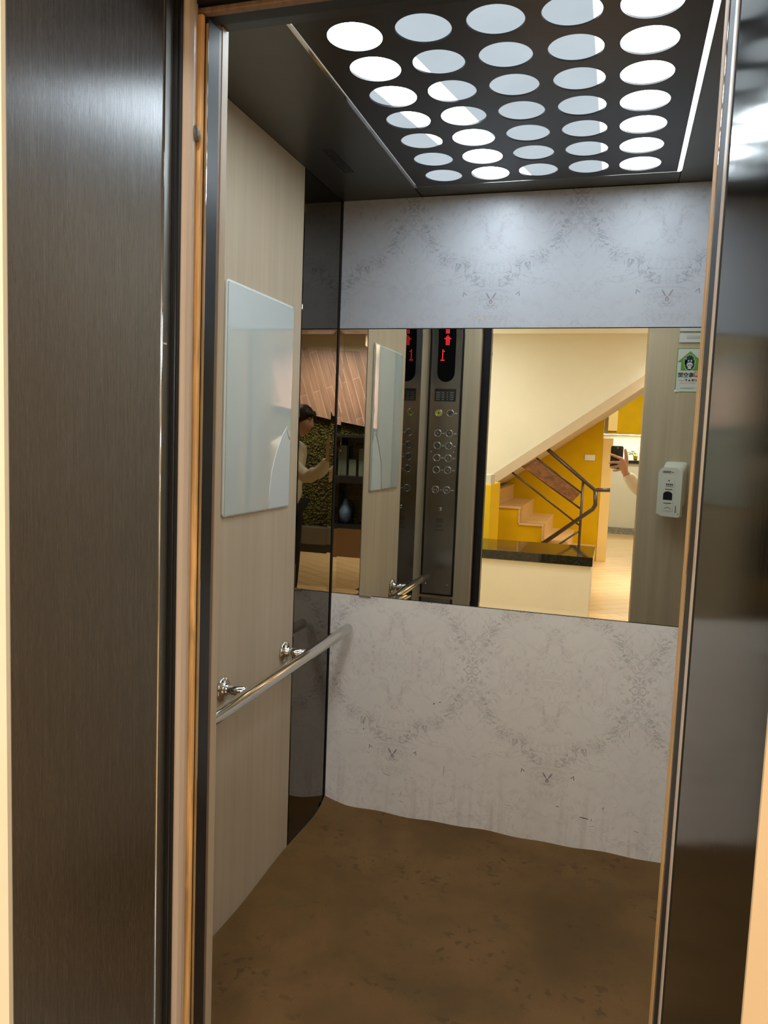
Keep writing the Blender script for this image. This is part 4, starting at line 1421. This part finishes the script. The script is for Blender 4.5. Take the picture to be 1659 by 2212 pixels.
F = Vector((-0.954, 0.30, 0))       # facing
Rg = Vector((0.30, 0.954, 0))       # person's right
base = Vector((0.582, -0.455, 0))


def B(r, f, z):
    p = base + Rg * r + F * f
    return (p.x, p.y, z)


# body (skin): head, neck, torso core, arms, legs
SHR = B(0.165, 0.0, 1.285)
SHL = B(-0.165, 0.0, 1.285)
ELR = (0.300, -0.200, 1.055)
WRR = (0.052, -0.030, 1.218)
FAM = (0.125, -0.085, 1.120)
vb = [
    B(0, 0, 0.88) + (0.115, 0.10),      # 0 pelvis
    B(0, 0, 1.02) + (0.10, 0.085),      # 1 waist
    B(0, 0.01, 1.18) + (0.115, 0.095),  # 2 chest
    B(0, 0, 1.30) + (0.07, 0.06),       # 3 upper chest
    B(-0.005, 0.06, 1.36) + (0.046, 0.046),  # 4 neck
    SHR + (0.045, 0.045), ELR + (0.034, 0.034), WRR + (0.023, 0.028),   # 5 6 7
    SHL + (0.045, 0.045), B(-0.205, -0.06, 1.03) + (0.034, 0.034), B(-0.20, -0.05, 0.80) + (0.022, 0.025),  # 8 9 10
    B(0.09, 0, 0.80) + (0.075, 0.075), B(0.095, 0.01, 0.45) + (0.050, 0.050), B(0.10, -0.01, 0.08) + (0.034, 0.034),  # 11 12 13
    B(-0.09, 0, 0.80) + (0.075, 0.075), B(-0.095, 0.01, 0.45) + (0.050, 0.050), B(-0.10, -0.01, 0.08) + (0.034, 0.034),  # 14 15 16
    B(-0.01, 0.09, 1.42) + (0.045, 0.048),  # 17 head base
    FAM + (0.029, 0.030),
]
eb = [(0, 1), (1, 2), (2, 3), (3, 4), (4, 17), (3, 5), (5, 6), (6, 18), (18, 7), (3, 8), (8, 9), (9, 10), (0, 11), (11, 12), (12, 13), (0, 14), (14, 15), (15, 16)]
body_o = skin_mesh('body', vb, eb, M['skin'], pn)

# head: sculpted ellipsoid facing FH
hc = Vector((0.437, -0.42, 1.482))
FH = Vector((-0.97, 0.20, -0.17)).normalized()
RH = FH.cross(Vector((0, 0, 1))).normalized()
UH = RH.cross(FH).normalized()


def head_pt(r, f, u):
    return hc + RH * r + FH * f + UH * u


bm = bmesh.new()
NU, NV = 40, 30
hv = []
for j in range(NV + 1):
    th = PI * j / NV
    row = []
    for i in range(NU):
        a = 2 * PI * i / NU
        sr, sf, su = math.sin(th) * math.sin(a), math.sin(th) * math.cos(a), math.cos(th)
        r_, f_, u_ = 0.073 * sr, 0.093 * sf, 0.112 * su
        # jaw narrows and comes forward
        if su < 0:
            k = -su
            r_ *= 1 - 0.30 * k
            if sf > 0:
                f_ *= 1 - 0.06 * k
            else:
                f_ *= 1 - 0.35 * k
        fr2 = max(0, sf)
        # eye sockets, nose, lips, chin, brow
        def gss(x, m_, s): return math.exp(-((x - m_) / s) ** 2)
        if fr2 > 0:
            f_ += 0.022 * gss(r_, 0, 0.010) * gss(u_, -0.022, 0.013) * fr2
            f_ += 0.010 * gss(r_, 0, 0.007) * gss(u_, -0.002, 0.016) * fr2
            for e_ in (-1, 1):
                f_ -= 0.010 * gss(r_, e_ * 0.031, 0.014) * gss(u_, 0.010, 0.010) * fr2
                f_ += 0.004 * gss(r_, e_ * 0.030, 0.018) * gss(u_, 0.026, 0.007) * fr2
            f_ += 0.007 * gss(r_, 0, 0.018) * gss(u_, -0.048, 0.004) * fr2
            f_ += 0.007 * gss(r_, 0, 0.017) * gss(u_, -0.058, 0.005) * fr2
            f_ += 0.010 * gss(r_, 0, 0.018) * gss(u_, -0.092, 0.012) * fr2
        row.append(bm.verts.new(head_pt(r_, f_, u_)))
    hv.append(row)
for j in range(NV):
    for i in range(NU):
        try:
            f = bm.faces.new([hv[j][i], hv[j][(i + 1) % NU], hv[j + 1][(i + 1) % NU], hv[j + 1][i]])
            f.smooth = True
        except ValueError:
            pass
# ears
for sg in (-1, 1):
    c0 = head_pt(sg * 0.073, -0.008, 0.002)
    ring = []
    for j in range(7):
        th = PI * j / 6
        rr_ = []
        for i in range(12):
            a = 2 * PI * i / 12
            p = c0 + RH * sg * (0.008 * math.cos(th)) + FH * (0.014 * math.sin(th) * math.cos(a) - 0.004 * math.cos(th)) + UH * (0.028 * math.sin(th) * math.sin(a))
            rr_.append(bm.verts.new(p))
        ring.append(rr_)
    for j in range(6):
        for i in range(12):
            f = bm.faces.new([ring[j][i], ring[j][(i + 1) % 12], ring[j + 1][(i + 1) % 12], ring[j + 1][i]])
            f.smooth = True
bmesh.ops.remove_doubles(bm, verts=bm.verts, dist=0.0002)
obj('head', bm, M['skin'], pn, True)
for sg in (-1, 1):
    bm = bmesh.new()
    bmesh.ops.create_uvsphere(bm, u_segments=12, v_segments=8, radius=0.0105, matrix=Matrix.Translation(head_pt(sg * 0.031, 0.0725, 0.009)))
    e_o = obj('eye', bm, M['white'], pn, True)
    bm = bmesh.new()
    bmesh.ops.create_uvsphere(bm, u_segments=10, v_segments=6, radius=0.0066, matrix=Matrix.Translation(head_pt(sg * 0.031, 0.0775, 0.009)))
    obj('iris', bm, M['hair'], e_o, True)
    bm = bmesh.new()
    tube(bm, [head_pt(sg * 0.017, 0.0885, 0.028), head_pt(sg * 0.032, 0.0845, 0.034), head_pt(sg * 0.047, 0.070, 0.030)], [0.0022, 0.003, 0.0018], 6)
    obj('eyebrow', bm, M['hair'], pn)
bm = bmesh.new()
tube(bm, [head_pt(-0.022, 0.079, -0.054), head_pt(0, 0.0905, -0.0535), head_pt(0.022, 0.079, -0.054)], [0.002, 0.0042, 0.002], 8)
obj('lips', bm, plain('lips', s2l(170, 92, 84), 0.5), pn)
# hair cap
bm = bmesh.new()
hv = []
random.seed(3)
for j in range(22):
    th = PI * 0.62 * j / 21
    row = []
    for i in range(48):
        a = 2 * PI * i / 48
        ca = math.cos(a)
        lim = 0.36 if ca > 0.5 else (0.44 if ca > 0.1 else 0.62)
        # smooth hairline
        tfr = 0.5 + 0.5 * ca
        tmax = PI * (0.64 * (1 - tfr) ** 0.8 + 0.33 * tfr ** 0.8)
        t_ = min(tmax, PI * 0.64) * j / 21
        k = 1.0 + 0.012 * random.random()
        sr, sf, su = math.sin(t_) * math.sin(a), math.sin(t_) * ca, math.cos(t_)
        th_ = 0.016 * (1 - 0.65 * (j / 21) ** 3)
        row.append(bm.verts.new(head_pt((0.073 + th_) * sr * k, (0.093 + th_) * sf * k, (0.112 + th_ + 0.006) * su * k)))
    hv.append(row)
for j in range(21):
    for i in range(48):
        f = bm.faces.new([hv[j][i], hv[j][(i + 1) % 48], hv[j + 1][(i + 1) % 48], hv[j + 1][i]])
        f.smooth = True
# fringe locks
for k in range(9):
    s_ = -0.055 + 0.11 * k / 8
    tube(bm, [head_pt(s_ * 0.9, 0.062, 0.092), head_pt(s_, 0.094 - abs(s_) * 0.35, 0.072), head_pt(s_ * 1.05, 0.098 - abs(s_) * 0.55, 0.046 - 0.006 * (k % 3))], [0.009, 0.008, 0.003], 7)
bmesh.ops.remove_doubles(bm, verts=bm.verts, dist=0.0002)
obj('hair', bm, M['hair'], pn, True)

# shirt over torso and both arms
cuff = Vector(WRR) + (Vector(FAM) - Vector(WRR)).normalized() * 0.014
mid = Vector(FAM)
vsx = [
    B(0, 0, 0.75) + (0.150, 0.125),
    B(0, 0, 1.00) + (0.138, 0.118),
    B(0, 0.01, 1.17) + (0.150, 0.125),
    B(0, 0, 1.285) + (0.098, 0.085),
    B(-0.003, 0.035, 1.345) + (0.066, 0.064),
    B(0.175, 0, 1.275) + (0.066, 0.066), ((Vector(SHR) + Vector(ELR)) / 2)[:] + (0.058, 0.060), ELR + (0.056, 0.058), mid[:] + (0.047, 0.049), cuff[:] + (0.037, 0.040),
    B(-0.175, 0, 1.275) + (0.066, 0.066), B(-0.205, -0.06, 1.03) + (0.052, 0.054), B(-0.202, -0.052, 0.83) + (0.040, 0.042),
]
esx = [(0, 1), (1, 2), (2, 3), (3, 4), (3, 5), (5, 6), (6, 7), (7, 8), (8, 9), (3, 10), (10, 11), (11, 12)]
shirt = skin_mesh('shirt', vsx, esx, M['shirt'], pn)
# wrinkle the sleeves a little
for v in shirt.data.vertices:
    c_ = v.co
    d_ = 0.0035 * math.sin(c_.x * 90 + c_.z * 60) + 0.0025 * math.sin(c_.y * 110 - c_.z * 95)
    v.co = c_ + v.normal * d_
vt = [B(0, 0, 0.86) + (0.130, 0.115), B(0.092, 0, 0.78) + (0.088, 0.09), B(0.097, 0.01, 0.45) + (0.068, 0.07), B(0.10, -0.01, 0.09) + (0.058, 0.06),
      B(-0.092, 0, 0.78) + (0.088, 0.09), B(-0.097, 0.01, 0.45) + (0.068, 0.07), B(-0.10, -0.01, 0.09) + (0.058, 0.06)]
skin_mesh('trousers', vt, [(0, 1), (1, 2), (2, 3), (0, 4), (4, 5), (5, 6)], M['trousers'], pn)
for sg in (-1, 1):
    bm = bmesh.new()
    box(bm, (-0.042, -0.09, 0.0), (0.042, 0.17, 0.065), 0.026, 3)
    rotm = Matrix(((Rg.x, F.x, 0, 0), (Rg.y, F.y, 0, 0), (0, 0, 1, 0), (0, 0, 0, 1)))
    pos = B(sg * 0.10, 0, 0.0)
    for v in bm.verts:
        v.co = Vector(pos) + (rotm @ v.co)
    obj('shoe', bm, M['black'], pn, True)


# hand gripping the phone: metacarpals fan from the wrist, fingers wrap over the phone's rear
def chain(pts, rads):
    bm = bmesh.new()
    pts = [Vector(p) for p in pts]
    for p, q, a_, b_ in zip(pts, pts[1:], rads, rads[1:]):
        tube(bm, [p, q], [a_, b_], 14)
    for p, a_ in zip(pts, rads):
        bmesh.ops.create_uvsphere(bm, u_segments=14, v_segments=10, radius=a_ * 0.995, matrix=Matrix.Translation(p))
    me = bpy.data.meshes.new('chain')
    bm.to_mesh(me)
    bm.free()
    return me


W0 = Vector(WRR)
chains = [
    # index, middle, ring, little: wrist, palm, knuckle, three joints
    ([W0, (0.047, -0.002, 1.262), (0.026, 0.012, 1.301), (0.004, 0.0088, 1.308), (-0.020, 0.0078, 1.318), (-0.040, 0.0045, 1.324)], [0.022, 0.017, 0.0112, 0.0096, 0.0088, 0.0078]),
    ([W0, (0.042, 0.002, 1.250), (0.022, 0.013, 1.277), (-0.001, 0.0092, 1.275), (-0.024, 0.0080, 1.276), (-0.043, 0.0045, 1.271)], [0.022, 0.018, 0.0115, 0.0098, 0.0090, 0.0079]),
    ([W0, (0.040, 0.001, 1.240), (0.022, 0.011, 1.254), (0.002, 0.0085, 1.249), (-0.016, 0.0072, 1.246), (-0.033, 0.0040, 1.242)], [0.022, 0.017, 0.0108, 0.0092, 0.0084, 0.0074]),
    ([W0, (0.042, -0.006, 1.230), (0.028, 0.004, 1.234), (0.010, 0.001, 1.226), (-0.004, -0.003, 1.222), (-0.018, -0.007, 1.221)], [0.022, 0.015, 0.0095, 0.0080, 0.0073, 0.0064]),
    # thumb along the side of the phone
    ([W0, (0.052, -0.012, 1.250), (0.058, -0.010, 1.286), (0.056, -0.010, 1.318), (0.051, -0.010, 1.342), (0.047, -0.011, 1.358)], [0.022, 0.0185, 0.0145, 0.0115, 0.0105, 0.0088]),
]
# resting hand of the other arm
HL = Vector(B(-0.20, -0.05, 0.80))
for k, (df, ln) in enumerate(((0.026, 0.145), (0.009, 0.158), (-0.009, 0.150), (-0.026, 0.125))):
    k1 = HL + F * df + Vector((0, 0, -0.085))
    k2 = HL + F * (df * 1.05 + 0.006) + Vector((0, 0, -(0.085 + (ln - 0.085) * 0.55)))
    k3 = HL + F * (df * 1.05 + 0.020) + Vector((0, 0, -ln))
    chains.append(([HL, HL + F * df * 0.7 + Vector((0, 0, -0.04)), k1, k2, k3], [0.021, 0.016, 0.0105, 0.0088, 0.0074]))
chains.append(([HL, HL + F * 0.030 + Vector((0, 0, -0.035)), HL + F * 0.048 + Vector((0, 0, -0.065)), HL + F * 0.050 + Vector((0, 0, -0.095))], [0.020, 0.014, 0.0115, 0.0085]))

# one continuous body: torso, limbs, head and both hands fused
bm = bmesh.new()
bm.from_mesh(body_o.data)
head_o = bpy.data.objects['head']
bm.from_mesh(head_o.data)
for pts, rads in chains:
    me = chain(pts, rads)
    bm.from_mesh(me)
    bpy.data.meshes.remove(me)
bmesh.ops.recalc_face_normals(bm, faces=bm.faces)
me = bpy.data.meshes.new('body')
bm.to_mesh(me)
bm.free()
tmp = bpy.data.objects.new('tmp_body', me)
C.objects.link(tmp)
rm = tmp.modifiers.new('remesh', 'REMESH')
rm.mode = 'VOXEL'
rm.voxel_size = 0.0026
sm_ = tmp.modifiers.new('smooth', 'SMOOTH')
sm_.factor = 0.5
sm_.iterations = 3
bpy.context.view_layer.update()
fused = bpy.data.meshes.new_from_object(tmp.evaluated_get(bpy.context.evaluated_depsgraph_get()))
bpy.data.objects.remove(tmp)
fused.name = 'body'
fused.materials.clear()
fused.materials.append(M['skin'])
for p in fused.polygons:
    p.use_smooth = True
body_o.data = fused
bpy.data.objects.remove(head_o)
